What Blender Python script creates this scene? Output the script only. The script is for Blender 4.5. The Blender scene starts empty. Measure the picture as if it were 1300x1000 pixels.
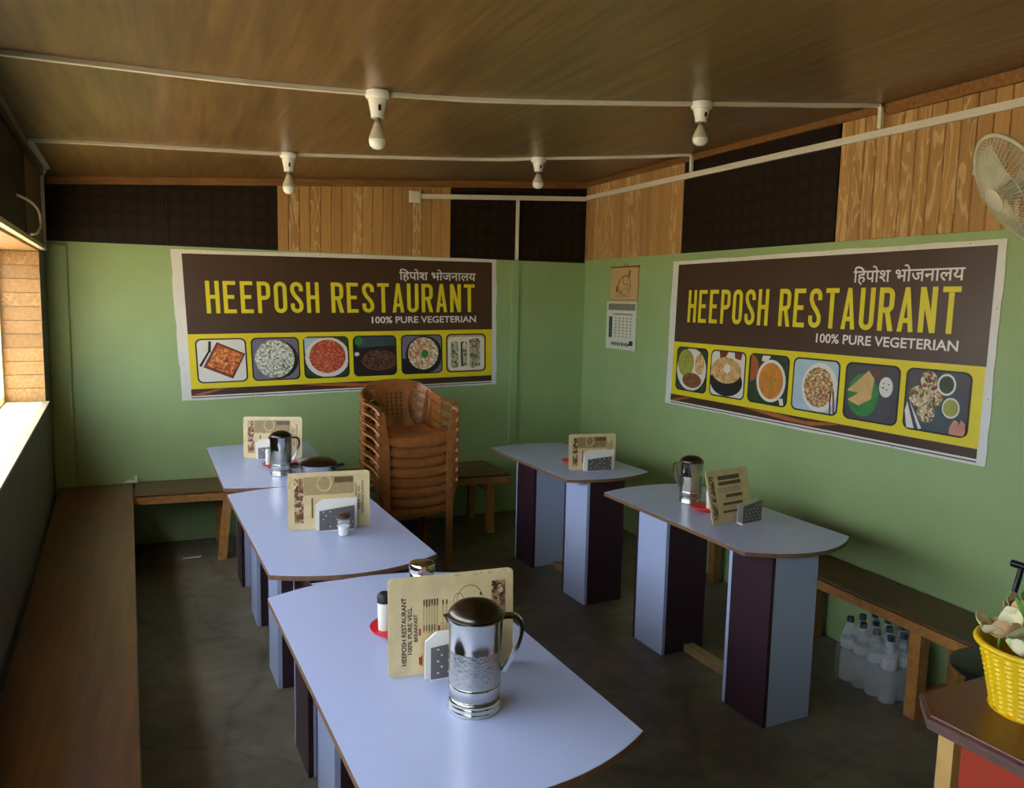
import bpy, math, random
from math import sin, cos, pi, radians, sqrt, atan2
from mathutils import Matrix, Vector
random.seed(7)
SC = bpy.context.scene
COL = SC.collection

# ------------------------------------------------------------------ camera, light, exposure
cam_d = bpy.data.cameras.new('camera'); cam_d.sensor_width = 36.0; cam_d.sensor_fit = 'HORIZONTAL'
cam_d.lens = 36.0 * 1016.34 / 1300.0; cam_d.clip_start = 0.05
cam = bpy.data.objects.new('camera', cam_d); COL.objects.link(cam)
YAW, PITCH, ROLL = 0.40270968, 0.11780711, 0.02175294
_fw = Vector((sin(YAW)*cos(PITCH), cos(YAW)*cos(PITCH), -sin(PITCH)))
_rt = Vector((cos(YAW), -sin(YAW), 0)); _up = _rt.cross(_fw)
_r = _rt*cos(ROLL) + _up*sin(ROLL); _u = -_rt*sin(ROLL) + _up*cos(ROLL)
M = Matrix.Identity(4)
for i in range(3):
    M[i][0] = _r[i]; M[i][1] = _u[i]; M[i][2] = -_fw[i]
M[0][3], M[1][3], M[2][3] = -3.13280, -5.87838, 1.72
cam.matrix_world = M
SC.camera = cam
SC.view_settings.view_transform = 'Standard'; SC.view_settings.look = 'None'
SC.view_settings.gamma = 1.0; SC.view_settings.use_curve_mapping = False
SC.view_settings.exposure = 1.75

W = bpy.data.worlds.new('sky'); SC.world = W; W.use_nodes = True
wn = W.node_tree.nodes; wn.clear()
bg = wn.new('ShaderNodeBackground'); wo = wn.new('ShaderNodeOutputWorld')
bg.inputs['Color'].default_value = (0.76, 0.87, 1.0, 1); bg.inputs['Strength'].default_value = 3.0
W.node_tree.links.new(bg.outputs[0], wo.inputs[0])
sun_d = bpy.data.lights.new('sun', 'SUN'); sun_d.energy = 17.0; sun_d.angle = radians(0.6); sun_d.color = (1.0, 0.9, 0.72)
sun = bpy.data.objects.new('sun', sun_d); COL.objects.link(sun)
sun.rotation_euler = Vector((0.255, -0.03, -0.966)).to_track_quat('-Z', 'Y').to_euler()

def portal(name, sx, sy, loc, direction):
    d = bpy.data.lights.new(name, 'AREA'); d.shape = 'RECTANGLE'; d.size = sx; d.size_y = sy; d.cycles.is_portal = True
    o = bpy.data.objects.new(name, d); COL.objects.link(o); o.location = loc
    o.rotation_euler = Vector(direction).to_track_quat('-Z', 'Z').to_euler()

# ------------------------------------------------------------------ materials
def lin(c):
    return tuple(((v/255)/12.92 if v/255 <= 0.04045 else ((v/255+0.055)/1.055)**2.4) for v in c) + (1.0,)
MATS = {}
def _base(name):
    m = bpy.data.materials.new(name); m.use_nodes = True
    nt = m.node_tree; b = nt.nodes['Principled BSDF']
    MATS[name] = m
    return m, nt, b
def N(nt, kind, **kw):
    n = nt.nodes.new(kind)
    for k, v in kw.items():
        if k in n.inputs: n.inputs[k].default_value = v
        else: setattr(n, k, v)
    return n
def mat(name, col, rough=0.5, metal=0.0, spec=0.5, var=0.12, scale=8.0, bump=0.0, bscale=60.0, stretch=(1, 1, 1), detail=4.0, col2=None):
    m, nt, b = _base(name); L = nt.links.new
    c = lin(col)
    tc = N(nt, 'ShaderNodeTexCoord'); mp = N(nt, 'ShaderNodeMapping'); mp.inputs['Scale'].default_value = stretch
    L(tc.outputs['Object'], mp.inputs['Vector'])
    no = N(nt, 'ShaderNodeTexNoise', Scale=scale, Detail=detail, Roughness=0.6); L(mp.outputs[0], no.inputs['Vector'])
    rp = N(nt, 'ShaderNodeValToRGB')
    lo = tuple(x*(1-var) for x in c[:3]) + (1,); hi = tuple(min(1, x*(1+var)) for x in c[:3]) + (1,)
    if col2: hi = lin(col2); lo = c
    rp.color_ramp.elements[0].position = 0.3; rp.color_ramp.elements[1].position = 0.7
    rp.color_ramp.elements[0].color = lo; rp.color_ramp.elements[1].color = hi
    L(no.outputs['Fac'], rp.inputs[0]); L(rp.outputs[0], b.inputs['Base Color'])
    b.inputs['Roughness'].default_value = rough; b.inputs['Metallic'].default_value = metal
    b.inputs['Specular IOR Level'].default_value = spec
    if bump:
        n2 = N(nt, 'ShaderNodeTexNoise', Scale=bscale, Detail=3.0); L(mp.outputs[0], n2.inputs['Vector'])
        bp = N(nt, 'ShaderNodeBump', Strength=bump, Distance=0.01); L(n2.outputs['Fac'], bp.inputs['Height']); L(bp.outputs[0], b.inputs['Normal'])
    return m
def wood(name, c1, c2, stretch=(14, 14, 0.8), rough=0.45, scale=3.0, figure=0.0, bump=0.05, spec=0.4, c3=None):
    """grain runs along the axis with the small stretch value; figure adds pale cathedral rings on some pieces"""
    m, nt, b = _base(name); L = nt.links.new
    tc = N(nt, 'ShaderNodeTexCoord'); oi = N(nt, 'ShaderNodeObjectInfo')
    sc = N(nt, 'ShaderNodeVectorMath', operation='SCALE'); sc.inputs[0].default_value = (13.1, 7.7, 29.3); L(oi.outputs['Random'], sc.inputs['Scale'])
    ad = N(nt, 'ShaderNodeVectorMath', operation='ADD'); L(tc.outputs['Object'], ad.inputs[0]); L(sc.outputs[0], ad.inputs[1])
    mp = N(nt, 'ShaderNodeMapping'); mp.inputs['Scale'].default_value = stretch; L(ad.outputs[0], mp.inputs['Vector'])
    no = N(nt, 'ShaderNodeTexNoise', Scale=scale, Detail=6.0, Roughness=0.65, Distortion=0.4); L(mp.outputs[0], no.inputs['Vector'])
    rp = N(nt, 'ShaderNodeValToRGB'); rp.color_ramp.elements[0].position = 0.3; rp.color_ramp.elements[1].position = 0.72
    rp.color_ramp.elements[0].color = lin(c1); rp.color_ramp.elements[1].color = lin(c2)
    L(no.outputs['Fac'], rp.inputs[0])
    out = rp.outputs[0]
    # piece to piece tone
    hv = N(nt, 'ShaderNodeHueSaturation'); mr = N(nt, 'ShaderNodeMapRange'); mr.inputs['To Min'].default_value = 0.86; mr.inputs['To Max'].default_value = 1.12
    L(oi.outputs['Random'], mr.inputs['Value']); L(mr.outputs[0], hv.inputs['Value']); L(out, hv.inputs['Color']); out = hv.outputs[0]
    if figure:
        n3 = N(nt, 'ShaderNodeTexNoise', Scale=1.0, Detail=2.0, Distortion=0.3); mp3 = N(nt, 'ShaderNodeMapping')
        mp3.inputs['Scale'].default_value = tuple(s*0.5 if s > 2 else s*2.0 for s in stretch); L(ad.outputs[0], mp3.inputs['Vector']); L(mp3.outputs[0], n3.inputs['Vector'])
        mu = N(nt, 'ShaderNodeMath', operation='MULTIPLY'); mu.inputs[1].default_value = 40.0; L(n3.outputs['Fac'], mu.inputs[0])
        si = N(nt, 'ShaderNodeMath', operation='SINE'); L(mu.outputs[0], si.inputs[0])
        r3 = N(nt, 'ShaderNodeValToRGB'); r3.color_ramp.elements[0].position = 0.45; r3.color_ramp.elements[1].position = 0.95; L(si.outputs[0], r3.inputs[0])
        gt = N(nt, 'ShaderNodeMath', operation='FRACT'); m7 = N(nt, 'ShaderNodeMath', operation='MULTIPLY'); m7.inputs[1].default_value = 7.31
        L(oi.outputs['Random'], m7.inputs[0]); L(m7.outputs[0], gt.inputs[0])
        g2 = N(nt, 'ShaderNodeMath', operation='GREATER_THAN'); g2.inputs[1].default_value = 0.5; L(gt.outputs[0], g2.inputs[0])
        g3 = N(nt, 'ShaderNodeMath', operation='MULTIPLY'); L(g2.outputs[0], g3.inputs[0]); L(r3.outputs[0], g3.inputs[1])
        g4 = N(nt, 'ShaderNodeMath', operation='MULTIPLY'); g4.inputs[1].default_value = figure; L(g3.outputs[0], g4.inputs[0])
        mx = N(nt, 'ShaderNodeMix', data_type='RGBA'); L(g4.outputs[0], mx.inputs['Factor']); L(out, mx.inputs[6]); mx.inputs[7].default_value = lin(c3 or c2); out = mx.outputs[2]
    L(out, b.inputs['Base Color'])
    b.inputs['Roughness'].default_value = rough; b.inputs['Specular IOR Level'].default_value = spec
    if bump:
        bp = N(nt, 'ShaderNodeBump', Strength=bump, Distance=0.01); L(no.outputs['Fac'], bp.inputs['Height']); L(bp.outputs[0], b.inputs['Normal'])
    return m
def speck(name, cols, scale=60, rough=0.5, dist=0.0):
    """printed food: voronoi cells coloured from a ramp"""
    m, nt, b = _base(name); L = nt.links.new
    tc = N(nt, 'ShaderNodeTexCoord')
    no = N(nt, 'ShaderNodeTexNoise', Scale=scale*0.5, Detail=3.0); L(tc.outputs['Object'], no.inputs['Vector'])
    mxv = N(nt, 'ShaderNodeVectorMath', operation='MULTIPLY_ADD'); mxv.inputs[1].default_value = (0.03, 0.03, 0.03); L(no.outputs['Color'], mxv.inputs[0]); L(tc.outputs['Object'], mxv.inputs[2])
    vo = N(nt, 'ShaderNodeTexVoronoi', Scale=scale); L(mxv.outputs[0], vo.inputs['Vector'])
    sp = N(nt, 'ShaderNodeSeparateColor'); L(vo.outputs['Color'], sp.inputs[0])
    rp = N(nt, 'ShaderNodeValToRGB'); cr = rp.color_ramp
    while len(cr.elements) < len(cols): cr.elements.new(0.5)
    for i, c in enumerate(cols):
        cr.elements[i].position = i/(len(cols)-0.0) + 0.1; cr.elements[i].color = lin(c)
    L(sp.outputs[0], rp.inputs[0]); L(rp.outputs[0], b.inputs['Base Color'])
    b.inputs['Roughness'].default_value = rough
    return m
def clear(name, tint, fac, rough=0.08):
    m, nt, b = _base(name); L = nt.links.new
    b.inputs['Base Color'].default_value = lin(tint); b.inputs['Roughness'].default_value = rough
    no = N(nt, 'ShaderNodeTexNoise', Scale=30.0); mr = N(nt, 'ShaderNodeMapRange'); mr.inputs['To Min'].default_value = fac*0.8; mr.inputs['To Max'].default_value = fac*1.2
    L(no.outputs['Fac'], mr.inputs['Value'])
    tr = N(nt, 'ShaderNodeBsdfTransparent'); mx = N(nt, 'ShaderNodeMixShader')
    L(mr.outputs[0], mx.inputs[0]); L(tr.outputs[0], mx.inputs[1]); L(b.outputs[0], mx.inputs[2])
    L(mx.outputs[0], nt.nodes['Material Output'].inputs['Surface'])
    return m

mat('green_paint', (152, 176, 117), 0.55, var=0.07, scale=2.2, bump=0.06, bscale=26)
mat('shaded_wall', (98, 96, 78), 0.7, var=0.12, scale=3, bump=0.05)  # left wall only, with its shade put into the darker colour
wood('ceiling_sheet', (76, 54, 27), (136, 104, 60), (9, 0.5, 9), 0.33, 2.6, spec=0.5, bump=0.02)
wood('plank_wood', (166, 124, 68), (192, 148, 88), (26, 26, 1.3), 0.45, 2.0, figure=0.55, c3=(224, 192, 138))
wood('plank_reveal', (132, 98, 56), (164, 126, 78), (1.3, 26, 26), 0.5, 2.0, figure=0.3, c3=(196, 162, 110))
wood('lath_wood', (112, 76, 34), (156, 108, 54), (2, 18, 18), 0.5, 2.5)
wood('plain_board', (84, 62, 38), (112, 86, 54), (14, 14, 1), 0.5, 2.5)
mat('panel_groove', (40, 26, 12), 0.8)
def concrete():
    m = mat('concrete', (84, 79, 68), 0.5, var=0.0, scale=1.6, bump=0.15, bscale=18, col2=(132, 123, 104), detail=8)
    nt = m.node_tree; L = nt.links.new; b = nt.nodes['Principled BSDF']; src = b.inputs['Base Color'].links[0].from_socket
    tc = N(nt, 'ShaderNodeTexCoord'); no = N(nt, 'ShaderNodeTexNoise', Scale=2.5, Detail=3.0); L(tc.outputs['Object'], no.inputs['Vector'])
    ma = N(nt, 'ShaderNodeVectorMath', operation='MULTIPLY_ADD'); ma.inputs[1].default_value = (.25, .25, 0); L(no.outputs['Color'], ma.inputs[0]); L(tc.outputs['Object'], ma.inputs[2])
    vo = N(nt, 'ShaderNodeTexVoronoi', Scale=1.1, feature='DISTANCE_TO_EDGE', Randomness=.8); L(ma.outputs[0], vo.inputs['Vector'])
    rp = N(nt, 'ShaderNodeValToRGB'); rp.color_ramp.elements[0].position = .004; rp.color_ramp.elements[1].position = .016
    rp.color_ramp.elements[0].color = (.78, .78, .78, 1); rp.color_ramp.elements[1].color = (1, 1, 1, 1); L(vo.outputs['Distance'], rp.inputs[0])
    n2 = N(nt, 'ShaderNodeTexNoise', Scale=11.0, Detail=6.0); L(tc.outputs['Object'], n2.inputs['Vector'])
    r2 = N(nt, 'ShaderNodeValToRGB'); r2.color_ramp.elements[0].position = .35; r2.color_ramp.elements[1].position = .65
    r2.color_ramp.elements[0].color = (.8, .8, .8, 1); r2.color_ramp.elements[1].color = (1.08, 1.08, 1.06, 1); L(n2.outputs['Fac'], r2.inputs[0])
    x = N(nt, 'ShaderNodeMix', data_type='RGBA', blend_type='MULTIPLY'); x.inputs['Factor'].default_value = 1; L(src, x.inputs[6]); L(rp.outputs[0], x.inputs[7])
    y = N(nt, 'ShaderNodeMix', data_type='RGBA', blend_type='MULTIPLY'); y.inputs['Factor'].default_value = 1; L(x.outputs[2], y.inputs[6]); L(r2.outputs[0], y.inputs[7])
    L(y.outputs[2], b.inputs['Base Color'])
concrete()
mat('outdoor_ground', (150, 140, 120), 0.9, scale=2)
wood('bench_top', (70, 42, 22), (112, 72, 38), (12, 0.9, 12), 0.34, 2.2, spec=0.5)
wood('bench_top_x', (70, 42, 22), (112, 72, 38), (0.9, 12, 12), 0.36, 2.2, spec=0.5)
wood('bench_wood', (150, 98, 46), (190, 136, 74), (10, 10, 10), 0.5, 2.0)
wood('rail_wood', (120, 98, 66), (160, 134, 96), (20, 2, 20), 0.6, 2.0)
mat('laminate', (176, 189, 226), 0.3, var=0.02, spec=0.5)
mat('laminate_dark', (58, 38, 48), 0.34, var=0.08, scale=5)
mat('ply_edge', (120, 88, 62), 0.6, var=0.2, scale=40)
mat('pvc', (222, 214, 194), 0.4, var=0.04)
mat('pvc_painted', (150, 180, 124), 0.5, var=0.04)
mat('bulb_white', (236, 236, 228), 0.25, var=0.01)
mat('bulb_body', (196, 188, 168), 0.35, var=0.03)
mat('brass_cap', (150, 140, 120), 0.3, 0.9)
mat('slot_dark', (26, 24, 22), 0.6)
mat('flex_white', (222, 220, 210), 0.42, var=0.04, scale=5)
mat('print_brown', (70, 46, 30), 0.36, var=0.08, scale=3, stretch=(6, 0.6, 1), spec=0.55)
mat('print_yellow', (226, 208, 30), 0.4, var=0.04, scale=4)
mat('print_letter', (226, 212, 36), 0.4, var=0.05, scale=6)
mat('print_white', (232, 228, 220), 0.42, var=0.02)
mat('print_dark', (34, 28, 24), 0.42)
mat('print_orange', (176, 96, 44), 0.42, var=0.25, scale=9)
mat('print_cream', (226, 220, 205), 0.42, var=0.03)
mat('print_slate', (70, 68, 72), 0.42, var=0.2, scale=12)
mat('print_violet', (120, 112, 126), 0.42, var=0.15, scale=12)
mat('print_blue', (176, 198, 204), 0.42, var=0.08, scale=8)
mat('print_green', (52, 128, 56), 0.42, var=0.2, scale=14)
mat('print_dgreen', (46, 66, 40), 0.42, var=0.4, scale=25)
mat('print_skin', (206, 136, 116), 0.42, var=0.1, scale=20)
mat('print_tan', (204, 166, 104), 0.42, var=0.2, scale=16)
mat('print_teal', (58, 76, 80), 0.42, var=0.15, scale=12)
mat('print_gravy', (206, 130, 42), 0.42, var=0.2, scale=18)
mat('print_lime', (158, 158, 62), 0.42, var=0.2, scale=14)
mat('print_redbrown', (120, 52, 34), 0.42, var=0.25, scale=14)
speck('food_paneer', [(150, 62, 24), (214, 120, 48), (232, 160, 84), (190, 90, 36)], 73)
speck('food_rice', [(120, 128, 92), (226, 226, 208), (236, 236, 224), (90, 100, 60), (214, 216, 196)], 96)
speck('food_red', [(178, 58, 32), (208, 84, 48), (150, 44, 26), (214, 130, 90)], 96)
speck('food_dark', [(44, 26, 18), (92, 56, 36), (30, 20, 16), (130, 84, 52)], 96)
speck('food_salad', [(236, 226, 204), (206, 92, 60), (226, 190, 120), (120, 140, 70), (238, 230, 214)], 70)
speck('food_wrap', [(196, 184, 140), (90, 110, 56), (226, 214, 180), (110, 76, 48)], 54)
speck('food_noodle', [(196, 70, 42), (218, 190, 120), (70, 90, 44), (150, 84, 46), (226, 210, 160)], 112)
speck('food_bean', [(120, 74, 36), (158, 104, 52), (96, 60, 30)], 128)
speck('food_bread', [(206, 164, 96), (226, 190, 130), (188, 140, 76)], 64)
speck('food_chaat', [(230, 216, 180), (150, 50, 40), (104, 128, 60), (226, 206, 160), (90, 60, 40)], 83)
mat('card_cream', (222, 200, 150), 0.3, var=0.12, scale=14, spec=0.6)
mat('card_print', (104, 84, 56), 0.4, var=0.2, scale=60)
mat('card_rule', (180, 156, 108), 0.4, var=0.1, scale=60)
mat('card_red', (176, 58, 44), 0.4)
mat('ink', (28, 24, 26), 0.45)
speck('card_photo', [(96, 60, 36), (190, 150, 100), (60, 36, 24), (150, 96, 60), (210, 190, 150)], 90)
mat('steel', (212, 210, 202), 0.10, 1.0, var=0.05, scale=30)
mat('steel_worn', (198, 196, 188), 0.24, 1.0, var=0.14, scale=70, bump=0.22, bscale=160)
mat('steel_dark', (92, 84, 74), 0.3, 1.0, var=0.15, scale=12)
mat('napkin', (236, 232, 222), 0.8, var=0.03)
mat('holder_grey', (118, 114, 112), 0.4, 0.5, var=0.08, scale=30)
mat('holder_white', (228, 224, 214), 0.4, var=0.03)
mat('red_plastic', (206, 30, 44), 0.3, var=0.05)
mat('salt', (240, 240, 232), 0.8)
mat('brown_cap', (74, 50, 40), 0.4)
clear('clear_plastic', (220, 226, 226), 0.30, 0.05)
clear('shrink_wrap', (214, 222, 222), 0.10, 0.05)
clear('pane_glass', (225, 235, 235), 0.10, 0.03)
mat('bottle_cap', (34, 40, 70), 0.4)
mat('bottle_label', (196, 200, 204), 0.45, var=0.2, scale=50)
wood('chair_plastic', (130, 78, 36), (170, 108, 54), (9, 9, 9), 0.34, 1.6, bump=0.0, spec=0.5)
mat('counter_top', (104, 52, 32), 0.28, var=0.12, scale=6)
mat('counter_edge', (112, 84, 78), 0.4, var=0.15, scale=30)
mat('counter_red', (182, 66, 44), 0.45, var=0.05)
mat('pale_wood', (216, 172, 104), 0.5, var=0.1, scale=12)
mat('basket_yellow', (244, 200, 14), 0.45, var=0.08, scale=30)
mat('petal', (232, 224, 178), 0.6, var=0.1, scale=20)
mat('petal_green', (200, 214, 150), 0.6, var=0.1, scale=20)
mat('petal_peach', (228, 184, 130), 0.6, var=0.12, scale=20)
mat('leaf', (96, 140, 56), 0.5, var=0.25, scale=20)
mat('black_metal', (22, 22, 24), 0.35, var=0.1)
mat('fan_plastic', (208, 204, 178), 0.35, var=0.04)
clear('fan_blade', (214, 214, 190), 0.72, 0.25)
mat('cable_cream', (226, 214, 180), 0.5)
mat('window_frame', (214, 196, 160), 0.45, var=0.06)
mat('sill_stone', (186, 172, 140), 0.6, var=0.06, scale=8)
mat('card_board', (198, 164, 112), 0.6, var=0.08, scale=12)
mat('paper', (214, 214, 196), 0.6, var=0.03)
mat('ink_brown', (116, 62, 30), 0.5)
mat('ink_blue', (44, 66, 96), 0.5)
mat('ink_grey', (128, 126, 116), 0.5)
# dark quilted board: faint diamond relief
def quilt():
    m, nt, b = _base('dark_panel'); L = nt.links.new
    tc = N(nt, 'ShaderNodeTexCoord'); mp = N(nt, 'ShaderNodeMapping'); mp.inputs['Scale'].default_value = (11, 11, 11)
    L(tc.outputs['Object'], mp.inputs['Vector'])
    ck = N(nt, 'ShaderNodeTexVoronoi', Scale=1.0, Randomness=0.0, feature='DISTANCE_TO_EDGE'); L(mp.outputs[0], ck.inputs['Vector'])
    rp = N(nt, 'ShaderNodeValToRGB'); rp.color_ramp.elements[0].color = lin((26, 17, 10)); rp.color_ramp.elements[1].color = lin((44, 30, 19)); rp.color_ramp.elements[1].position = 0.45
    L(ck.outputs['Distance'], rp.inputs[0]); L(rp.outputs[0], b.inputs['Base Color'])
    b.inputs['Roughness'].default_value = 0.6; b.inputs['Specular IOR Level'].default_value = 0.2
quilt()

# ------------------------------------------------------------------ mesh helpers
FINE = ('lettering', 'perforations', 'rivets', 'lines', '_print', 'headings', 'marks', 'accents', 'emblem', 'ornament', 'floral', 'line_drawing', 'seeds', 'garnish', '_guard')
class MB:
    def __init__(s): s.v = []; s.f = []; s.sm = []
    def add(s, vs, fs, smooth=False):
        o = len(s.v); s.v += [tuple(p) for p in vs]; s.f += [tuple(i+o for i in f) for f in fs]; s.sm += [smooth]*len(fs); return s
    def box(s, x0, x1, y0, y1, z0, z1):
        return s.add([(x0,y0,z0),(x1,y0,z0),(x1,y1,z0),(x0,y1,z0),(x0,y0,z1),(x1,y0,z1),(x1,y1,z1),(x0,y1,z1)],
              [(3,2,1,0),(4,5,6,7),(0,1,5,4),(1,2,6,5),(2,3,7,6),(3,0,4,7)])
    def hexa(s, b4, t4):
        return s.add(list(b4)+list(t4), [(3,2,1,0),(4,5,6,7),(0,1,5,4),(1,2,6,5),(2,3,7,6),(3,0,4,7)])
    def prism(s, poly, z0, z1):
        n = len(poly)
        return s.add([(x,y,z0) for x,y in poly]+[(x,y,z1) for x,y in poly],
              [tuple(range(n-1,-1,-1)), tuple(range(n,2*n))]+[(i,(i+1)%n,n+(i+1)%n,n+i) for i in range(n)])
    def lathe(s, prof, n=24, c=(0,0,0), smooth=True):
        vs = []; fs = []
        for r, z in prof:
            for k in range(n):
                a = 2*pi*k/n; vs.append((c[0]+r*cos(a), c[1]+r*sin(a), c[2]+z))
        for i in range(len(prof)-1):
            for k in range(n):
                k2 = (k+1)%n; fs.append((i*n+k, i*n+k2, (i+1)*n+k2, (i+1)*n+k))
        if prof[0][0] > 1e-5: fs.append(tuple(range(n-1,-1,-1)))
        if prof[-1][0] > 1e-5: fs.append(tuple((len(prof)-1)*n+k for k in range(n)))
        return s.add(vs, fs, smooth)
    def sweep(s, path, prof, upv=(0,0,1), closed=False, smooth=False, scale=None):
        """prof: 2D points (side, up) carried along the path"""
        P = [Vector(p) for p in path]; n = len(prof); vs = []; fs = []; U0 = Vector(upv)
        for i, p in enumerate(P):
            a = P[i-1] if i else (P[-1] if closed else P[0]); b = P[(i+1)%len(P)] if (i < len(P)-1 or closed) else P[-1]
            t = (b-a); t = t.normalized() if t.length > 1e-9 else Vector((0,0,1))
            sd = t.cross(U0)
            if sd.length < 1e-4: sd = t.cross(Vector((1,0,0)))
            sd.normalize(); u = sd.cross(t).normalized(); k = scale[i] if scale else 1.0
            vs += [p + sd*(q[0]*k) + u*(q[1]*k) for q in prof]
        m = len(P)
        for i in range(m if closed else m-1):
            j = (i+1) % m
            for k in range(n):
                k2 = (k+1)%n; fs.append((i*n+k, i*n+k2, j*n+k2, j*n+k))
        if not closed: fs += [tuple(range(n-1,-1,-1)), tuple((m-1)*n+k for k in range(n))]
        return s.add(vs, fs, smooth)
    def tube(s, path, r, n=8, **kw):
        return s.sweep(path, [(r*cos(2*pi*k/n), r*sin(2*pi*k/n)) for k in range(n)], smooth=True, **kw)
    def shell(s, grid, th):
        """grid[i][j] points -> solid sheet of thickness th along its normal"""
        a = len(grid); b = len(grid[0]); G = [[Vector(p) for p in r] for r in grid]; vs = []; low = []
        for i in range(a):
            for j in range(b):
                du = G[min(i+1,a-1)][j]-G[max(i-1,0)][j]; dv = G[i][min(j+1,b-1)]-G[i][max(j-1,0)]
                nn = du.cross(dv); nn = nn.normalized() if nn.length > 1e-9 else Vector((0,0,1))
                vs.append(G[i][j]); low.append(G[i][j]-nn*th)
        fs = []; o = a*b
        for i in range(a-1):
            for j in range(b-1):
                q = (i*b+j, (i+1)*b+j, (i+1)*b+j+1, i*b+j+1); fs.append(q); fs.append(tuple(o+x for x in reversed(q)))
        ed = [i*b for i in range(a)] + [(a-1)*b+j for j in range(1,b)] + [i*b+b-1 for i in range(a-2,-1,-1)] + [j for j in range(b-2,0,-1)]
        for k in range(len(ed)):
            p, q = ed[k], ed[(k+1)%len(ed)]; fs.append((q, p, o+p, o+q))
        return s.add(vs+low, fs, True)
    def mesh(s, name):
        me = bpy.data.meshes.new(name); me.from_pydata(s.v, [], s.f); me.update()
        me.polygons.foreach_set('use_smooth', s.sm)
        return me
    def build(s, name, material, parent=None, loc=None, rotz=None, bevel=0.0):
        me = s.mesh(name); fine = any(w in name for w in FINE); me.materials.append(MATS[material])
        o = bpy.data.objects.new(name, me); COL.objects.link(o); o.parent = parent
        if fine and parent: o['kind'] = 'stuff'
        if loc: o.location = loc
        if rotz: o.rotation_euler = (0,0,rotz)
        if any(s.sm) and not all(s.sm): me.set_sharp_from_angle(angle=radians(40))
        elif any(s.sm): me.set_sharp_from_angle(angle=radians(50))
        if bevel:
            b = o.modifiers.new('bevel', 'BEVEL'); b.width = bevel; b.segments = 2; b.limit_method = 'ANGLE'
        return o
def tag(o, label, cat, group=None):
    o['label'] = label; o['category'] = cat
    if group: o['group'] = group
    return o
def struct(o): o['kind'] = 'structure'; return o
def thing(name, label, cat, loc=(0,0,0), rotz=0.0, group=None):
    o = bpy.data.objects.new(name, None); o.empty_display_size = 0.05; COL.objects.link(o); o.location = loc; o.rotation_euler = (0,0,rotz)
    return tag(o, label, cat, group)
def dup(root, loc, rotz=0.0, label=None):
    r = root.copy(); COL.objects.link(r); r.location = loc; r.rotation_euler = (0,0,rotz)
    if label: r['label'] = label
    for ch in list(root.children):
        c = ch.copy(); COL.objects.link(c); c.parent = r
        for g in list(ch.children):
            d = g.copy(); COL.objects.link(d); d.parent = c
    return r
def arc(cx, cy, r, a0, a1, n=8):
    return [(cx+r*cos(radians(a0+(a1-a0)*i/n)), cy+r*sin(radians(a0+(a1-a0)*i/n))) for i in range(n+1)]
def rrect(x0, x1, y0, y1, r, n=5):
    return arc(x1-r,y0+r,r,-90,0,n)+arc(x1-r,y1-r,r,0,90,n)+arc(x0+r,y1-r,r,90,180,n)+arc(x0+r,y0+r,r,180,270,n)
def bez(p0, p1, p2, p3, n=10):
    out = []
    for i in range(n+1):
        t = i/n; a=(1-t)**3; b=3*(1-t)**2*t; c=3*(1-t)*t*t; d=t**3
        out.append(tuple(a*p0[k]+b*p1[k]+c*p2[k]+d*p3[k] for k in range(len(p0))))
    return out
def smooth_path(pts, n=8):
    """catmull-rom through points"""
    P = [Vector(p) for p in pts]; out = []
    for i in range(len(P)-1):
        a = P[i-1] if i else P[0]*2-P[1]; b, c = P[i], P[i+1]; d = P[i+2] if i+2 < len(P) else P[-1]*2-P[-2]
        for k in range(n):
            t = k/n
            out.append(0.5*((2*b)+(c-a)*t+(2*a-5*b+4*c-d)*t*t+(3*b-a-3*c+d)*t**3))
    out.append(P[-1]); return out
_txt = {}
def text2d(body, bold=0.0):
    """outline of a string as flat verts/faces, scaled to a unit box"""
    k = (body, bold)
    if k not in _txt:
        c = bpy.data.curves.new('lettering', 'FONT'); c.body = body; c.offset = bold; c.resolution_u = 3
        o = bpy.data.objects.new('lettering', c); COL.objects.link(o)
        bpy.context.view_layer.update(); dg = bpy.context.evaluated_depsgraph_get()
        me = bpy.data.meshes.new_from_object(o.evaluated_get(dg))
        vs = [tuple(v.co[:2]) for v in me.vertices]; fs = [tuple(p.vertices) for p in me.polygons]
        bpy.data.objects.remove(o); bpy.data.curves.remove(c); bpy.data.meshes.remove(me)
        x0 = min(v[0] for v in vs); x1 = max(v[0] for v in vs); y0 = min(v[1] for v in vs); y1 = max(v[1] for v in vs)
        _txt[k] = ([((x-x0)/(x1-x0), (y-y0)/(y1-y0)) for x, y in vs], fs)
    return _txt[k]

# ------------------------------------------------------------------ the room shell
def ceil_z(x): return 2.67 + 0.0645*x
XL = -3.86
fl = struct(MB().box(-4.15, 0.3, -7.1, 0.3, -0.12, 0).build('floor', 'concrete'))
cx0, cx1 = -4.15, 0.3
ce = struct(MB().hexa([(cx0,-7.1,ceil_z(cx0)),(cx1,-7.1,ceil_z(cx1)),(cx1,0.3,ceil_z(cx1)),(cx0,0.3,ceil_z(cx0))],
     [(cx0,-7.1,ceil_z(cx0)+.1),(cx1,-7.1,ceil_z(cx1)+.1),(cx1,0.3,ceil_z(cx1)+.1),(cx0,0.3,ceil_z(cx0)+.1)]).build('ceiling', 'ceiling_sheet'))
wb = struct(MB().hexa([(-4.1,0,0),(0.2,0,0),(0.2,0.2,0),(-4.1,0.2,0)],
     [(-4.1,0,ceil_z(-4.1)),(0.2,0,ceil_z(.2)),(0.2,0.2,ceil_z(.2)),(-4.1,0.2,ceil_z(-4.1))]).build('wall_back', 'green_paint'))
wr = struct(MB().box(0, 0.2, -7.0, 0, 0, ceil_z(0)).build('wall_right', 'green_paint'))
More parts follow.
